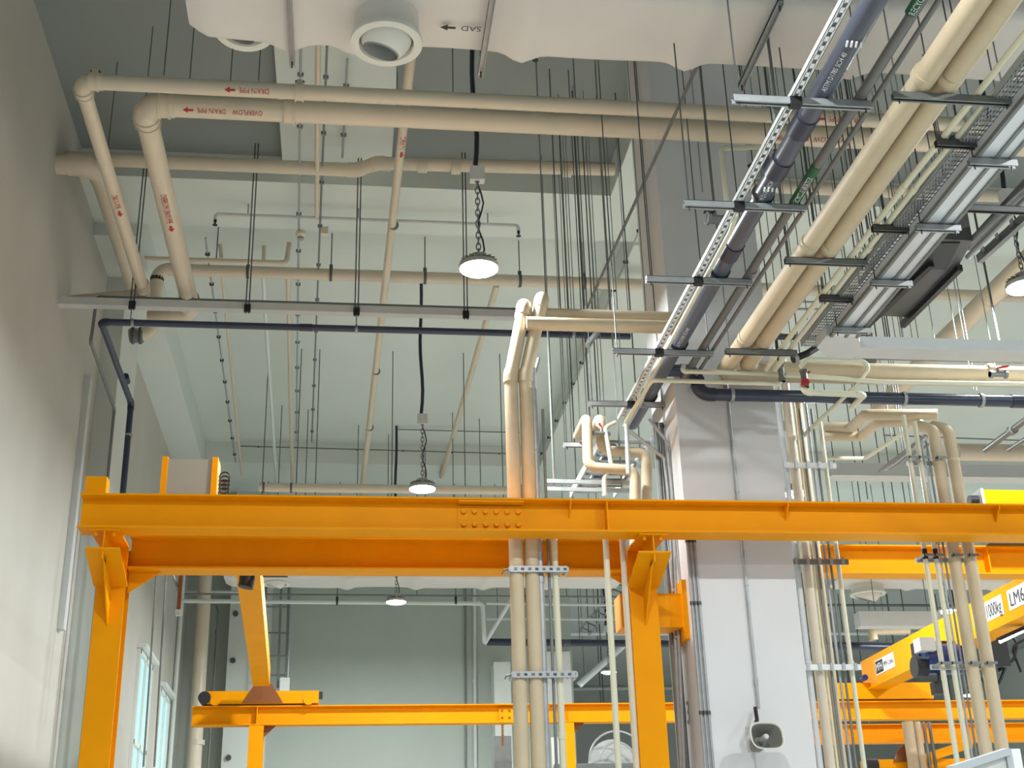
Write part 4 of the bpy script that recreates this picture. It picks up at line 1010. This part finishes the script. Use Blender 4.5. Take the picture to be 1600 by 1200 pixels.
for k, (px, m_, r_) in enumerate(((1028, GALVD, .03), (1037, GREYP, .022), (1051, BLACK, .035), (1058, GALVD, .03))):
    b = P(px + 22, 1000, Y=12.15)
    pipe(('grey', 'dark grey', 'black', 'dull zinc')[k] + ' conduit climbing the shaded left side of the column', [(b.x, 12.15, 0.5), (b.x, 12.15, 6.4)], r_, m_, 'conduit', 'conduit')
for k, px in enumerate((1084, 1090, 1096)):
    b = P(px + 2, 1000, Y=11.63)
    pipe('%s slim zinc conduit on the front left corner of the column' % ('left', 'middle', 'right')[k], [(b.x, 11.633, 0.5), (b.x, 11.633, P(1075, 838, Y=11.63).z), (b.x - 0.08, 11.6, P(1070, 820, Y=11.6).z)], 0.013, GALV, 'conduit', 'conduit', clamps=[((b.x, 11.633, z), (0, 0, 1)) for z in (3.4, 4.4, 5.0)])
# conduit, cable and horn speaker on the column face
cxx = P(1160, 850, Y=11.63).x
pipe('upright zinc conduit down the middle of the column face to the speaker', [(cxx, 11.633, P(1180, 1105, Y=11.63).z), (cxx, 11.633, P(1140, 590, Y=11.63).z)], 0.016, GALV, 'conduit', 'conduit', couplings=[((cxx, 11.633, P(1160, py, Y=11.63).z), (0, 0, 1)) for py in (765, 865, 910, 1065)], cr=1.3, cl=0.03)
hs = P(1198, 1150, Y=11.31)
t = thing('horn_speaker', 'grey-white horn loudspeaker on the front of the column', 'speaker', hs)
Hm = Matrix.Translation(hs) @ Euler((math.radians(90 - 12), 0, math.radians(6))).to_matrix().to_4x4()
def superell(a, b, z, n=40, e=3.2):
    out = []
    for k in range(n):
        th = 2 * math.pi * k / n; c_, s_ = math.cos(th), math.sin(th)
        out.append(Hm @ Vector((a * abs(c_) ** (2 / e) * (1 if c_ >= 0 else -1), b * abs(s_) ** (2 / e) * (1 if s_ >= 0 else -1), z)))
    return out
m = MB().quadmesh([superell(0.02, 0.02, -0.30), superell(0.055, 0.05, -0.27), superell(0.06, 0.055, -0.16), superell(0.10, 0.08, -0.10), superell(0.135, 0.105, -0.01), superell(0.152, 0.12, 0.0), superell(0.155, 0.122, 0.012), superell(0.145, 0.113, 0.014), superell(0.138, 0.106, 0.0), superell(0.10, 0.075, -0.09), superell(0.05, 0.04, -0.14), superell(0.012, 0.012, -0.145)])
build('horn', m, mat('speaker_grey', (0.20, 0.195, 0.18), 0.5), t)
m = MB().quadmesh([superell(0.14, 0.108, 0.006), superell(0.152, 0.12, 0.004), superell(0.157, 0.124, 0.016), superell(0.148, 0.116, 0.019), superell(0.14, 0.108, 0.006)], caps=False)
build('rim', m, NOZZ, t)
m = MB().lathe([(0.0, 0.0), (0.022, -0.004), (0.030, -0.03), (0.024, -0.13)], Hm, 18); build('driver_cone', m, BOXW, t)
m = MB(); m.bar((hs.x - 0.02, 11.48, hs.z - 0.02), (hs.x - 0.02, 11.65, hs.z + 0.02), 0.09, 0.02); m.box((hs.x - 0.08, 11.635, hs.z - 0.09), (hs.x + 0.04, 11.65, hs.z + 0.13)); build('mount', m, BOXW, t, smooth=False)
pipe('short black cable from the conduit end to the horn speaker', [P(1180, 1106, Y=11.60), P(1183, 1125, Y=11.52), P(1176, 1142, Y=11.5), P(1186, 1152, Y=11.48)], 0.018, BLACK, 'speaker_cable', 'cable', R=0.06)
tx = thing('column_number', 'faint number painted on the shaded left side of the column', 'marking', (3.195, 12.0, 3.2))
lettering('number', '03', 0.30, (3.193, 12.34, P(1072, 1112, Y=12.1).z), (0, -1, 0), (-1, 0, 0), mat('faded_grey_paint', (0.28, 0.27, 0.25), 0.7), tx)

t = thing('cable_ladder', 'galvanised cable ladder running away behind the double bend lagged pipes', 'cable tray', P(950, 720, Z=6.45))
La, Lb, Lc, Ld = P(960, 648, Z=6.45), P(892, 772, Z=6.45), P(1040, 655, Z=6.45), P(960, 772, Z=6.45)
La.y = Lc.y = 12.75
for a, b in ((La, Lb), (Lc, Ld)): build('side_rail', MB().bar(a, b, 0.025, 0.09), GALV, t, smooth=False)
for k in range(9):
    q = (k + 0.5) / 9
    build('rung', MB().bar(La + (Lb - La) * q, Lc + (Ld - Lc) * q, 0.04, 0.025), GALVD, t, smooth=False)
for q in (0.3, 0.8):
    for a, b in ((La, Lb), (Lc, Ld)):
        c = a + (b - a) * q; build('hanger', MB().cyl(c, (c.x, c.y, CZ), 0.008, 6), RODM, t)
trapeze('short zinc channel left of the double bend lagged pipes', P(880, 694, Y=12.9).x, P(925, 695, Y=12.9).x, 12.9, P(900, 692, Y=12.9).z, None)
for k, py in enumerate((752, 764)):
    a, b = P(852, py, Y=12.6), P(985, py + 3, Y=12.6)
    t = thing('pipe_support', ('upper', 'lower')[k] + ' zinc rail crossing just above the nearest beam left of the right post', 'support', a)
    build('rail', MB().bar(a, b, 0.04, 0.04), GALV, t, smooth=False)
    for q in (0.1, 0.9):
        c = a + (b - a) * q; build('hanger', MB().cyl(c, (c.x, c.y, CZ), 0.007, 6), RODL, t)
pipe('navy pipe stub in the cable ladder behind the double bend lagged pipes', [P(955, 700, Z=6.55), P(925, 758, Z=6.55)], 0.07, NAVY, 'water_pipe', hang=1)

# ---------------------------------------------------------------- risers right of the column
yr = 11.8
RS = [(1259, TRAYW, .028, 'broad pale riser hugging the right side of the column', 545), (1275, BEIGE, .038, 'thick dull beige riser right of the column', 560),
      (1285, CREAM, .012, 'slim bright conduit beside the thick dull beige riser', 620), (1293, GALVD, .014, 'second slim conduit right of the thick dull beige riser', 640),
      (1305, GALV, .013, 'third slim conduit right of the thick dull beige riser', 620), (1313, GALVD, .012, 'fourth slim conduit right of the thick dull beige riser', 640), (1325, CREAM, .022, 'cream riser at the right of the conduit bundle', 660)]
for px, m_, r_, lab, tp in RS:
    b = P(px, 1000, Y=11.8)
    pipe(lab, [(b.x, 11.8, 0.5), (b.x, 11.8, P(px, tp, Y=11.8).z)], r_, m_, 'riser_pipe', 'pipe', couplings=[((b.x, 11.8, P(px, 1000 + 20 * (int(px) % 3), Y=11.8).z), (0, 0, 1))] if r_ < .03 else (), cr=1.3, cl=0.04)
pipe('lagged riser climbing the upper right edge of the column', [P(1229, 620, Y=12.0), (P(1229, 620, Y=12.0).x, 12.0, 0.4)], 0.05, INSUL, 'lagged_pipe')
pipe('second lagged riser beside the upper right edge of the column', [P(1245, 620, Y=12.05), (P(1245, 620, Y=12.05).x, 12.05, 0.4)], 0.05, INSUL, 'lagged_pipe')
for k, (py, x0, x1, m_) in enumerate(((727, 1228, 1306, SLOT), (878, 1245, 1325, GALVD), (1043, 1262, 1345, SLOT))):
    a, b = P(x0, py, Y=11.72), P(x1, py + 1, Y=11.72)
    t = thing('pipe_bracket', '%s strut clamping the conduit bundle right of the column' % ('top', 'middle', 'bottom')[k], 'bracket', a, 'struts on the conduit bundle')
    a.x = min(a.x, 4.2)
    build('strut', MB().box((a.x, 11.70, a.z - 0.025), (b.x, 11.73, a.z + 0.025)), m_, t, smooth=False)
    mm = MB()
    for q in range(5):
        x = a.x + (b.x - a.x) * (q + 0.5) / 5; mm.box((x - 0.015, 11.685, a.z - 0.035), (x + 0.015, 11.7, a.z + 0.035))
    build('clamp', mm, GALV, t, smooth=False)['kind'] = 'stuff'
# far right risers
y_r = 11.45
for px, m_, r_, lab, tp in ((1466, CREAM, .024, 'left cream riser in front of the right crane bridge', 650), (1483, CREAM, .024, 'right cream riser in front of the right crane bridge', 660),
                            (1490, GALV, .010, 'slim steel conduit between the cream and the lagged risers', 690), (1497, GALVD, .010, 'second slim steel conduit left of the right lagged risers', 690)):
    b = P(px, 1000, Y=y_r)
    t = pipe(lab, [(b.x, y_r, 0.5), (b.x, y_r, P(px, tp, Y=y_r).z)], r_, m_, 'riser_pipe', 'pipe', couplings=[((b.x, y_r, P(px, 866, Y=y_r).z), (0, 0, 1))] if r_ > .02 else (), cm=BLACK, cr=1.03, cl=0.05)
for k, px in enumerate((1512, 1537)):
    b = P(px, 1000, Y=y_r)
    yo = (11.45, 11.45)[k]
    pipe('%s of the twin lagged risers at the right edge' % ('left', 'right')[k], [(b.x, y_r, 0.5), (b.x, y_r, P(1470, 672, Y=y_r).z), (b.x - 0.05, y_r + 0.2, P(1470, 655, Y=y_r).z)], 0.06, INSUL, 'lagged_pipe', R=0.1, couplings=[((b.x, y_r, P(px, py, Y=y_r).z), (0, 0, 1)) for py in (720, 870, 1040)], cr=1.04, cl=0.012, cm=BEIGE)
for k, (py, x0, x1) in enumerate(((724, 1418, 1470), (875, 1432, 1525), (1042, 1455, 1550))):
    a, b = P(x0, py, Y=y_r + .1), P(x1, py + 2, Y=y_r + .1)
    t = thing('pipe_bracket', '%s strut clamping the risers at the right edge' % ('top', 'middle', 'bottom')[k], 'bracket', a, 'struts on the right edge risers')
    build('strut', MB().box((a.x, y_r + 0.09, a.z - 0.022), (b.x, y_r + 0.13, a.z + 0.022)), GALV, t, smooth=False)
    mm = MB()
    for px in (1466, 1483, 1512, 1537):
        x = P(px, 1000, Y=y_r).x
        if x < b.x: mm.box((x - 0.05, y_r - 0.095, a.z - 0.012), (x + 0.05, y_r - 0.085, a.z + 0.012)) ; mm.box((x - 0.05, y_r - 0.095, a.z - 0.012), (x - 0.042, y_r + 0.1, a.z + 0.012))
    if len(mm.bm.verts): build('strap', mm, GALVD, t, smooth=False)['kind'] = 'stuff'
# lagged step pipes between the bundles
yst = 12.6
def st(px, py, y=yst): return P(px, py, Y=y)
pipe('upper lagged pipe stepping up to the right edge risers', [st(1290, 668, 13.4), st(1330, 668, 13.2), P(1352, 648, Y=12.3), P(1465, 648, Y=12.0)], 0.06, INSUL, 'lagged_pipe', R=0.06)
pipe('lower lagged pipe stepping up to the right edge risers', [st(1290, 682, 13.4), st(1345, 682, 13.2), P(1372, 660, Y=12.35), P(1440, 658, Y=12.1)], 0.055, INSUL, 'lagged_pipe', R=0.06)
pipe('thin cream pipe slanting down from the right risers to the conduit bundle', [P(1440, 658, Y=12.0), P(1352, 716, Y=13.5), P(1290, 716, Y=13.5)], 0.022, CREAM, 'water_pipe', R=0.05, hang=1)
for k in range(3):
    pipe('dull zinc conduit slanting down left of the right edge risers, %s of three' % ('upper', 'middle', 'lower')[k], [P(1452, 676 + 9 * k, Y=12.0), P(1374 + 8 * k, 736 - 2 * k, Y=13.6)], 0.018, (GALVD, GALV, GALVD)[k], 'conduit', 'conduit', hang=1)

# ---------------------------------------------------------------- single ceiling rods
def rod(px, py, y, label, r=0.0055, m=RODL, group=None, top=CZ):
    b = P(px, py, Y=y)
    return tag(build('hanger_rod', MB().cyl(b, (b.x, b.y, top), r, 6), m), label, 'rod', group)
rod(168, 238, 13.2, 'dark rod at the upper left, hanging nearest to the left wall', m=RODM, top=CZ)
for k, (px, py, y) in enumerate(((228, 152, 12.5), (296, 130, 11.6), (256, 118, 10.9), (360, 128, 11.2), (404, 126, 11.6), (620, 148, 11.4), (708, 155, 11.9))):
    rod(px, py, y, '%s dark rod from the left reaching down to the drain pipes at the top' % ORD[k], m=RODM, group='rods above the drain pipes')
MIDR = [(875, 478, 13.0), (889, 488, 13.4), (893, 488, 13.6), (914, 478, 13.2), (933, 520, 13.3), (953, 490, 13.4), (1012, 520, 12.2), (1016, 490, 12.6), (1044, 560, 12.0), (1046, 440, 12.5), (1060, 440, 12.1),
        (868, 765, 14.8), (886, 765, 15.0), (894, 700, 15.0), (906, 655, 13.9), (920, 640, 14.2), (945, 650, 13.8), (965, 655, 14.4), (975, 640, 14.0), (984, 520, 14.0), (938, 625, 14.5)]
MIDR.sort()
for k, (px, py, y) in enumerate(MIDR):
    rod(px, py, y, '%s from the left of the thin rods in the thicket left of the column' % (ORD[k] if k < len(ORD) else str(k)), group='thin rods left of the column')
RIR = [(1098, 300, 11.6), (1130, 310, 11.9), (1190, 470, 12.8), (1205, 500, 13.0), (1222, 540, 12.2), (1246, 480, 12.6), (1262, 500, 12.0), (1290, 470, 12.7), (1300, 560, 12.0), (1322, 440, 12.5), (1345, 420, 12.3), (1352, 500, 12.0),
       (1382, 330, 11.6), (1404, 560, 13.0), (1412, 556, 13.2), (1428, 545, 13.0), (1440, 560, 13.4), (1462, 540, 12.4), (1500, 560, 12.0), (1521, 610, 11.7), (1526, 610, 11.9), (1560, 600, 12.3)]
for k, (px, py, y) in enumerate(RIR):
    rod(px, py, y, '%s from the left of the thin rods hanging right of the slate pipe' % ORD[k], group='thin rods at the right')
FR = [(1294, 780), (1312, 790), (1345, 790), (1356, 780), (1384, 790), (1398, 790), (1415, 790), (1430, 780)]
for k, (px, py) in enumerate(FR):
    rod(px, py, 22.0, '%s from the left of the far rods above the nearest beam, between the riser bundles' % ORD[k], r=0.01, m=RODM, group='far rods between the riser bundles')
for k, (px, py) in enumerate(((836, 84), (1052, 96))):
    c = P(px, py, Z=10.7)
    t = thing('sprinkler_drop', ('pale sprinkler drop with a dark head below the middle of the white duct', 'pale sprinkler drop below the right part of the white duct')[k], 'sprinkler', c)
    build('pipe_run', MB().cyl((c.x, c.y, c.z), (c.x, c.y, CZ), 0.025, 10), TRAYW, t)
    build('sprinkler_head', MB().lathe([(0.022, 0), (0.022, -0.04), (0.012, -0.05), (0.012, -0.08), (0.035, -0.085), (0.035, -0.09), (0, -0.091)], Matrix.Translation(c), 12), BLACK, t)
# slanting braces
def brace(label, a, b, r=0.014, m=RODL): return tag(build('brace', MB().cyl(a, b, r, 8), m), label, 'brace')
brace('long slanting brace rod passing before the white duct and drain pipes', P(1136, 0, Y=8.6), P(918, 480, Y=13.6), 0.016, GREYP)
slb = MB(); slb.bar(P(938, 512, Y=12.6), P(918, 540, Y=12.0), 0.05, 0.04)
tag(build('slotted_strut', slb, GALVD, smooth=False), 'short dark slotted strut under the twin lagged pipes left of the rack', 'strut')
clipped('ceiling conduit with black clips along the beam left of the column', [(1010, 335), (842, 720)], 10.8, 0.014, GALV, 0.9, BLACK, 2.6)
brace('pale conduit slanting along the ceiling beam at the upper middle', P(1060, 100, Z=10.8), P(1020, 170, Z=10.8), 0.02, TRAYW)

# ---------------------------------------------------------------- back of the hall, left
yb_ = 26.0
fd = thing('supply_duct', 'far white wrapped air duct under the second crane beam', 'duct', (2, yb_, 8.3))
zfd = P(600, 906, Y=yb_ - 0.3).z
build('duct_body', duct_mesh(P(352, 900, Y=yb_).x, 5.6, yb_, zfd, 0.85, 0.75, (0.0, 1.4, 2.8, 4.1), 0.04), DUCT, fd)
nozzle(fd, P(432, 912, Y=yb_), 0.25, Matrix.Identity(4), collar=0.35)
for k, px in enumerate((527, 712)):
    x = P(px, 930, Y=27.5).x
    clevis(x, 27.5, P(px, 941, Y=27.5).z, 0.05, '%s dark hanger on the pale pipe before the back wall' % ('left', 'right')[k], 'hangers before the back wall', m=BLACK)
pipe('pale pipe crossing before the back wall under the far duct', [P(285, 939, Y=27.5), P(754, 943, Y=27.5), P(757, 1003, Y=27.5)], 0.045, CEILW, 'drain_pipe', R=0.09, elbows=True)
pipe('pale pipe continuing before the back wall behind the lagged risers', [P(760, 943, Y=27.6), P(1000, 946, Y=27.6)], 0.03, TRAYW, 'drain_pipe', hang=2)
pipe('thin dark line crossing above the pale pipe before the back wall', [P(288, 928, Y=27.7), P(1000, 933, Y=27.7)], 0.02, GALVD, 'conduit', 'conduit', hang=3)
pipe('short trunk line crossing left of the ladder before the back wall', [P(285, 924, Y=29.0), P(400, 926, Y=29.0)], 0.035, TRAYW, 'trunking_run', 'trunking')
pipe('thick beige downpipe in the far left corner', [P(322, 880, Y=28.6), (P(318, 1000, Y=28.6).x, 28.6, 0.4)], 0.15, BEIGE, 'downpipe', 'pipe', couplings=[((P(318, 1000, Y=28.6).x, 28.6, 5.5), (0, 0, 1))], cr=1.1, cl=0.05)
pipe('slim white downpipe beside the windows on the left wall', [(XL + 0.06, 28.3, 0.5), (XL + 0.06, 28.3, 9.0)], 0.05, CEILW, 'downpipe', 'pipe')
pipe('thin dark conduit with a kink on the far left corner wall', [P(338, 945, Y=29.35), P(341, 956, Y=29.35), P(325, 1200, Y=29.35)], 0.022, GALVD, 'conduit', 'conduit', couplings=[(P(338, 987, Y=29.35), (0, 0, 1))], cl=0.05)
pipe('thin upright conduit on the back wall, left of the pair', [P(727, 890, Y=29.95), P(727.5, 1200, Y=29.95)], 0.022, GALVD, 'conduit', 'conduit')
pipe('upright pale conduit on the back wall, right of the pair', [P(741, 890, Y=29.93), P(743, 1200, Y=29.93)], 0.04, TRAYW, 'conduit', 'conduit', couplings=[(P(741.5, py, Y=29.93), (0, 0, 1)) for py in (983, 1065)], cl=0.04)
# cables and hook on the left wall side
rdl = 'left', 'right'
for k, px in enumerate((245, 260)):
    b = P(px, 888, Y=13.2)
    pipe('%s thin hanging cable in front of the far windows' % rdl[k], [P(px, 888, Y=12.6), P(px - 21 + 2 * k, 1198, Y=12.6)], 0.009, GALVD, 'pendant_cable', 'cable')
t = thing('festoon_arm', 'rusty upright arm on a hanging rail near the far windows', 'arm', P(282, 920, Y=13.5))
build('arm', MB().cyl(P(283, 898, Y=13.5), P(279, 953, Y=13.5), 0.022, 10), RUST, t)
build('tip', MB().cyl(P(279, 953, Y=13.5), P(279, 962, Y=13.5), 0.03, 10), BOXW, t)
build('stay', MB().cyl(P(268, 893, Y=13.5), P(279, 922, Y=13.5), 0.014, 8), GALVD, t)
a, b = P(236, 888, Y=12.6), P(322, 890, Y=12.6)
build('rail', MB().bar(a, b, 0.03, 0.02), DARK, t, smooth=False)
build('bracket', MB().bar((a.x + 0.1, YP + 0.24, zt2 - 0.30), (a.x + 0.1, 12.62, a.z + 0.0), 0.03, 0.02), DARK, t, smooth=False)
# caged ladder on the back wall
t = thing('wall_ladder', 'caged steel ladder beside the pale bridge girder', 'ladder', P(440, 1080, Y=28.9))
yld = 28.9
for px in (434, 446):
    a = P(px, 890, Y=yld); b = P(px, 1075, Y=yld)
    build('stile', MB().cyl((b.x, yld, b.z), (b.x - 0.02, yld, a.z), 0.025, 8), GALVD, t)
a, b = P(410, 890, Y=yld), P(418, 1075, Y=yld)
x0 = P(412, 1000, Y=yld).x; x1 = P(452, 1000, Y=yld).x
build('stile', MB().cyl((x0, yld, b.z), (x0, yld, a.z), 0.025, 8), GALVD, t)
build('stile', MB().cyl((x1, yld, b.z), (x1, yld, a.z), 0.03, 8), GALV, t)
for py in (910, 948, 989, 1025, 1055):
    z = P(430, py, Y=yld).z
    build('rung', MB().cyl((x0, yld, z), (x1, yld, z), 0.022, 8), GALVD, t)
a, b = P(438, 1060, Y=28.7), P(452, 1082, Y=28.7)
build('end_cap', MB().box((a.x, 28.6, b.z), (b.x, 28.8, a.z)), PANEL, t, smooth=False)
for k, (px, py) in enumerate(((368, 959), (364, 1032), (357, 1184))):
    c = P(px, py, Y=29.38)
    tag(build('wall_fixing', MB().cyl(c - Vector((0, 0.04, 0)), c + Vector((0, 0.03, 0)), 0.06, 14), DARK), 'small dark round fixing on the back wall pilaster, %s from the top' % ORD[k], 'fixing')
# white panels and cabinet by the back wall
a, b = P(838, 1018, Y=29.9), P(894, 1096, Y=29.9)
tag(build('wall_panel', MB().box((a.x, 29.9, b.z - 0.2), (b.x, 29.99, a.z)), PANEL, smooth=False), 'bright white panel on the back wall behind the lagged risers', 'panel')
for k, (px0, px1) in enumerate(((816, 826), (840, 850), (862, 874), (896, 899))):
    a, b = P(px0, 1152, Y=26), P(px1, 1230, Y=26)
    tag(build('tall_panel', MB().box((a.x, 26, 0.0), (b.x + 0.02, 26.08, a.z)), PANEL, smooth=False), '%s narrow white upright panel under the far runway, seen between risers' % ORD[k], 'panel')
a, b = P(770, 1037, Y=29.5), P(797, 1090, Y=29.5)
tag(build('wall_duct', MB().box((a.x, 29.3, 3.0), (b.x, 29.98, a.z)), WALL, smooth=False), 'upright white boxed duct on the back wall left of the lagged risers', 'duct')
a, b = P(772, 1150, Y=24), P(800, 1192, Y=24)
t = thing('chain_block', 'red chain hanging from the far runway beam splice', 'chain', P(786, 1140, Y=21.5))
m = MB(); c0, c1 = P(785, 1132, Y=21.5), P(785, 1162, Y=21.5)
for k in range(9):
    z = c0.z + (c1.z - c0.z) * k / 8
    m.cyl((c0.x, 21.5, z), (c0.x, 21.5, z - 0.03), 0.02, 6)
build('chain', m, RUST, t)
tag(build('grey_block', MB().box((a.x, 24, 0), (b.x, 24.4, a.z)), GALVD, smooth=False), 'tall grey box below the far runway beam left of the lagged risers', 'box')

# ---------------------------------------------------------------- deep hall behind, seen between the posts
yd = 34.0
def dd(px, py, y=34.0): return P(px, py, Y=y)
t = thing('tank', 'grey round-topped vessel with hoops at the bottom left of the right post', 'tank', dd(960, 1180, 24))
for k, (px, py, R_) in enumerate(((965, 1188, 0.42),)):
    c = dd(px, py, 24); m = MB()
    for q in range(2):
        rr = 0.52 - 0.20 * q
        arc = [c + Vector((rr * math.cos(a), 0, rr * math.sin(a))) for a in [math.pi * j / 16 for j in range(17)]]
        m.tube(arc, 0.02, 8)
    build('hoop', m, GALV, t)
c = dd(930, 1196, 24)
build('vessel', MB().cyl((c.x - 0.7, 24.3, c.z - 0.35), (c.x + 0.9, 24.3, c.z - 0.35), 0.42, 28), GALVD, t)
build('end_disc', MB().cyl((dd(965, 1180, 24).x, 24.5, dd(965, 1180, 24).z - 0.1), (dd(965, 1180, 24).x, 24.55, dd(965, 1180, 24).z - 0.1), 0.45, 28), TRAYW, t)
pipe('dark thick pipe crossing in the deep hall between risers and right post', [dd(760, 1003, 29.0), dd(1050, 1006, 29.0)], 0.08, NAVYD, 'water_pipe', couplings=[(dd(885, 1005, 29.0), (1, 0, 0))], cm=SLATE, hang=3)
pipe('pale duct slanting down to the small deep lamp', [dd(1000, 985), dd(905, 1070)], 0.09, TRAYW, 'air_pipe', 'pipe', hang=1)
pipe('white pipe slanting up beside the lagged risers before the deep hall', [dd(757, 1006, 28.4), dd(798, 938, 28.4)], 0.045, PANEL, 'drain_pipe', hang=1)
pipe('thin pale pipe crossing the deep hall above the dark thick pipe', [dd(760, 967, 29.2), dd(985, 968, 29.2)], 0.03, TRAYW, 'conduit', 'conduit', hang=2)
t = thing('cable_ladder', 'galvanised cable ladder slanting in the deep hall left of the right post', 'cable tray', dd(950, 930, 31))
a0, b0, a1, b1 = dd(975, 900, 31), dd(905, 985, 31), dd(990, 905, 31), dd(920, 992, 31)
for q_, (a, b) in enumerate(((a0, b0), (a1, b1))): build('side_rail', MB().bar(a, b, 0.05, 0.06), GALV, t, smooth=False)
for a in (a0, b1):
    build('hanger', MB().cyl(a, (a.x, a.y, CZ), 0.012, 6), RODM, t)
for k in range(10):
    build('rung', MB().bar(a0 + (b0 - a0) * (k + .5) / 10, a1 + (b1 - a1) * (k + .5) / 10, 0.05, 0.03), GALVD, t, smooth=False)
for k in range(4):
    z = dd(900, (905, 945, 990, 1075)[k], 38).z
    pipe(('highest', 'second highest', 'third highest', 'lowest')[k] + ' dim service pipe crossing the deep hall behind everything', [(5.4, 38, z), (18, 38, z)], (0.05, 0.04, 0.06, 0.07)[k], (GALVD, GREYP, TRAYW, GALVD)[k], 'service_pipe', 'pipe', hang=4)
for k in range(26):
    x = 5.6 + k * 0.52 + 0.1 * math.sin(k * 2.3); y = 36.5 + 2.5 * (k % 3)
    tag(build('hanger_rod', MB().cyl((x, y, 7.3 + 0.5 * math.sin(k * 1.7)), (x, y, CZ), 0.016, 6), RODM), 'dark hanger rod in the dim deep part of the hall', 'rod', 'hanger rods deep in the hall')
# right bay background
t = thing('supply_duct', 'dim far white duct with round collar behind the far right beams', 'duct', P(1400, 920, Y=25))
build('duct_body', duct_mesh(P(1300, 905, Y=26).x, 18, 26, P(1400, 915, Y=26).z, 0.8, 0.6, (10, 12, 14), 0.04), DUCT, t)
nozzle(t, P(1356, 928, Y=26), 0.36, Matrix.Identity(4), collar=0.35)
pipe('beige horizontal pipe at the right under the far ceiling', [P(1495, 706, Y=17.2), P(1660, 709, Y=17.2)], 0.13, BEIGE, 'drain_pipe')
tag(build('air_duct', MB().box(P(1300, 742, Y=19.0), P(1660, 728, Y=19.0) + Vector((0, 0.3, 0))), TRAYW, smooth=False), 'thin pale duct edge crossing at the right below the beige pipe', 'duct')
for k, (a, b) in enumerate((((1600, 575), (1512, 642)), ((1600, 655), (1538, 705)), ((1640, 700), (1590, 716)))):
    pass
pipe('grey pipe with dark clamp slanting at the right edge under the navy pipe', [P(1640, 628, Y=12.6), P(1540, 703, Y=14.6)], 0.04, GREYP, 'water_pipe', couplings=[along(P(1640, 628, Y=12.6), P(1540, 703, Y=14.6), 0.55)], cm=GALVD, cr=1.5)
pipe('second grey pipe slanting at the right edge, lower than the clamped one', [P(1640, 662, Y=12.8), P(1576, 703, Y=14.4)], 0.03, GREYP, 'water_pipe')
pipe('thin line crossing the pale far ceiling at the right', [P(1380, 680, Y=20), P(1640, 690, Y=20)], 0.012, GALVD, 'conduit', 'conduit')
t = thing('cable_trunking', 'pale far trunking crossing behind the right cream risers', 'trunking', P(1400, 978, Y=24.6))
build('body', MB().box(P(1345, 978, Y=24.6), P(1470, 955, Y=24.6) + Vector((0, 0.3, 0))), TRAYW, t, smooth=False)
for px in (1368, 1450):
    a = P(px, 958, Y=24.75); build('hanger', MB().cyl(a, (a.x, a.y, CZ), 0.008, 6), RODM, t)
pipe('dark far pipe crossing behind the right bridge girder', [P(1262, 1008, Y=27), P(1440, 1012, Y=27)], 0.09, NAVYD, 'water_pipe', hang=2)
pipe('beige far duct elbow behind the conduit bundle', [P(1365, 1000, Y=26.5), P(1362, 985, Y=26.5), P(1420, 983, Y=26.5)], 0.10, INSUL, 'air_pipe', 'pipe', R=0.15, hang=1)
for k, (px) in enumerate((1418, 1432, 1443, 1452)):
    a = P(px, 1130, Y=22.7)
    pipe('%s of the far dull risers in front of the lowest far beam' % ('leftmost', 'second', 'third', 'rightmost')[k], [(a.x, 22.7, 0.5), (a.x, 22.7, P(px, 1128, Y=22.7).z)], (0.10, 0.07, 0.03, 0.03)[k], (INSUL, INSUL, GALVD, GREYP)[k], 'riser_pipe', 'pipe')
# aluminium framed cabinet at the bottom right
t = thing('display_cabinet', 'aluminium framed white cabinet top at the bottom right corner', 'cabinet', P(1570, 1230, Y=9.5))
a = P(1570, 1170, Y=9.2)
x0, x1 = P(1572, 1172, Y=9.2).x, P(1590, 1172, Y=9.2).x
zt_ = a.z
f0 = P(1485, 1203, Y=8.6)
build('side_panel', MB().box((x0, 9.2, 0.0), (x1 + 0.02, 9.24, zt_)), PANEL, t, smooth=False)
build('post', MB().box((x0 - 0.015, 9.18, 0), (x0 + 0.03, 9.26, zt_)), ALU, t, smooth=False)
m = MB(); m.bar((x0, 9.2, zt_ - 0.02), (f0.x, 8.6, f0.z), 0.05, 0.05); build('top_rail', m, ALU, t, smooth=False)
build('glass_panel', MB().prism([(x0, 9.21, zt_ - 0.05), (f0.x, 8.61, f0.z - 0.03), (f0.x, 8.61, 0.02), (x0, 9.21, 0.02)], (0.004, 0.004, 0)), BOXW, t, smooth=False)
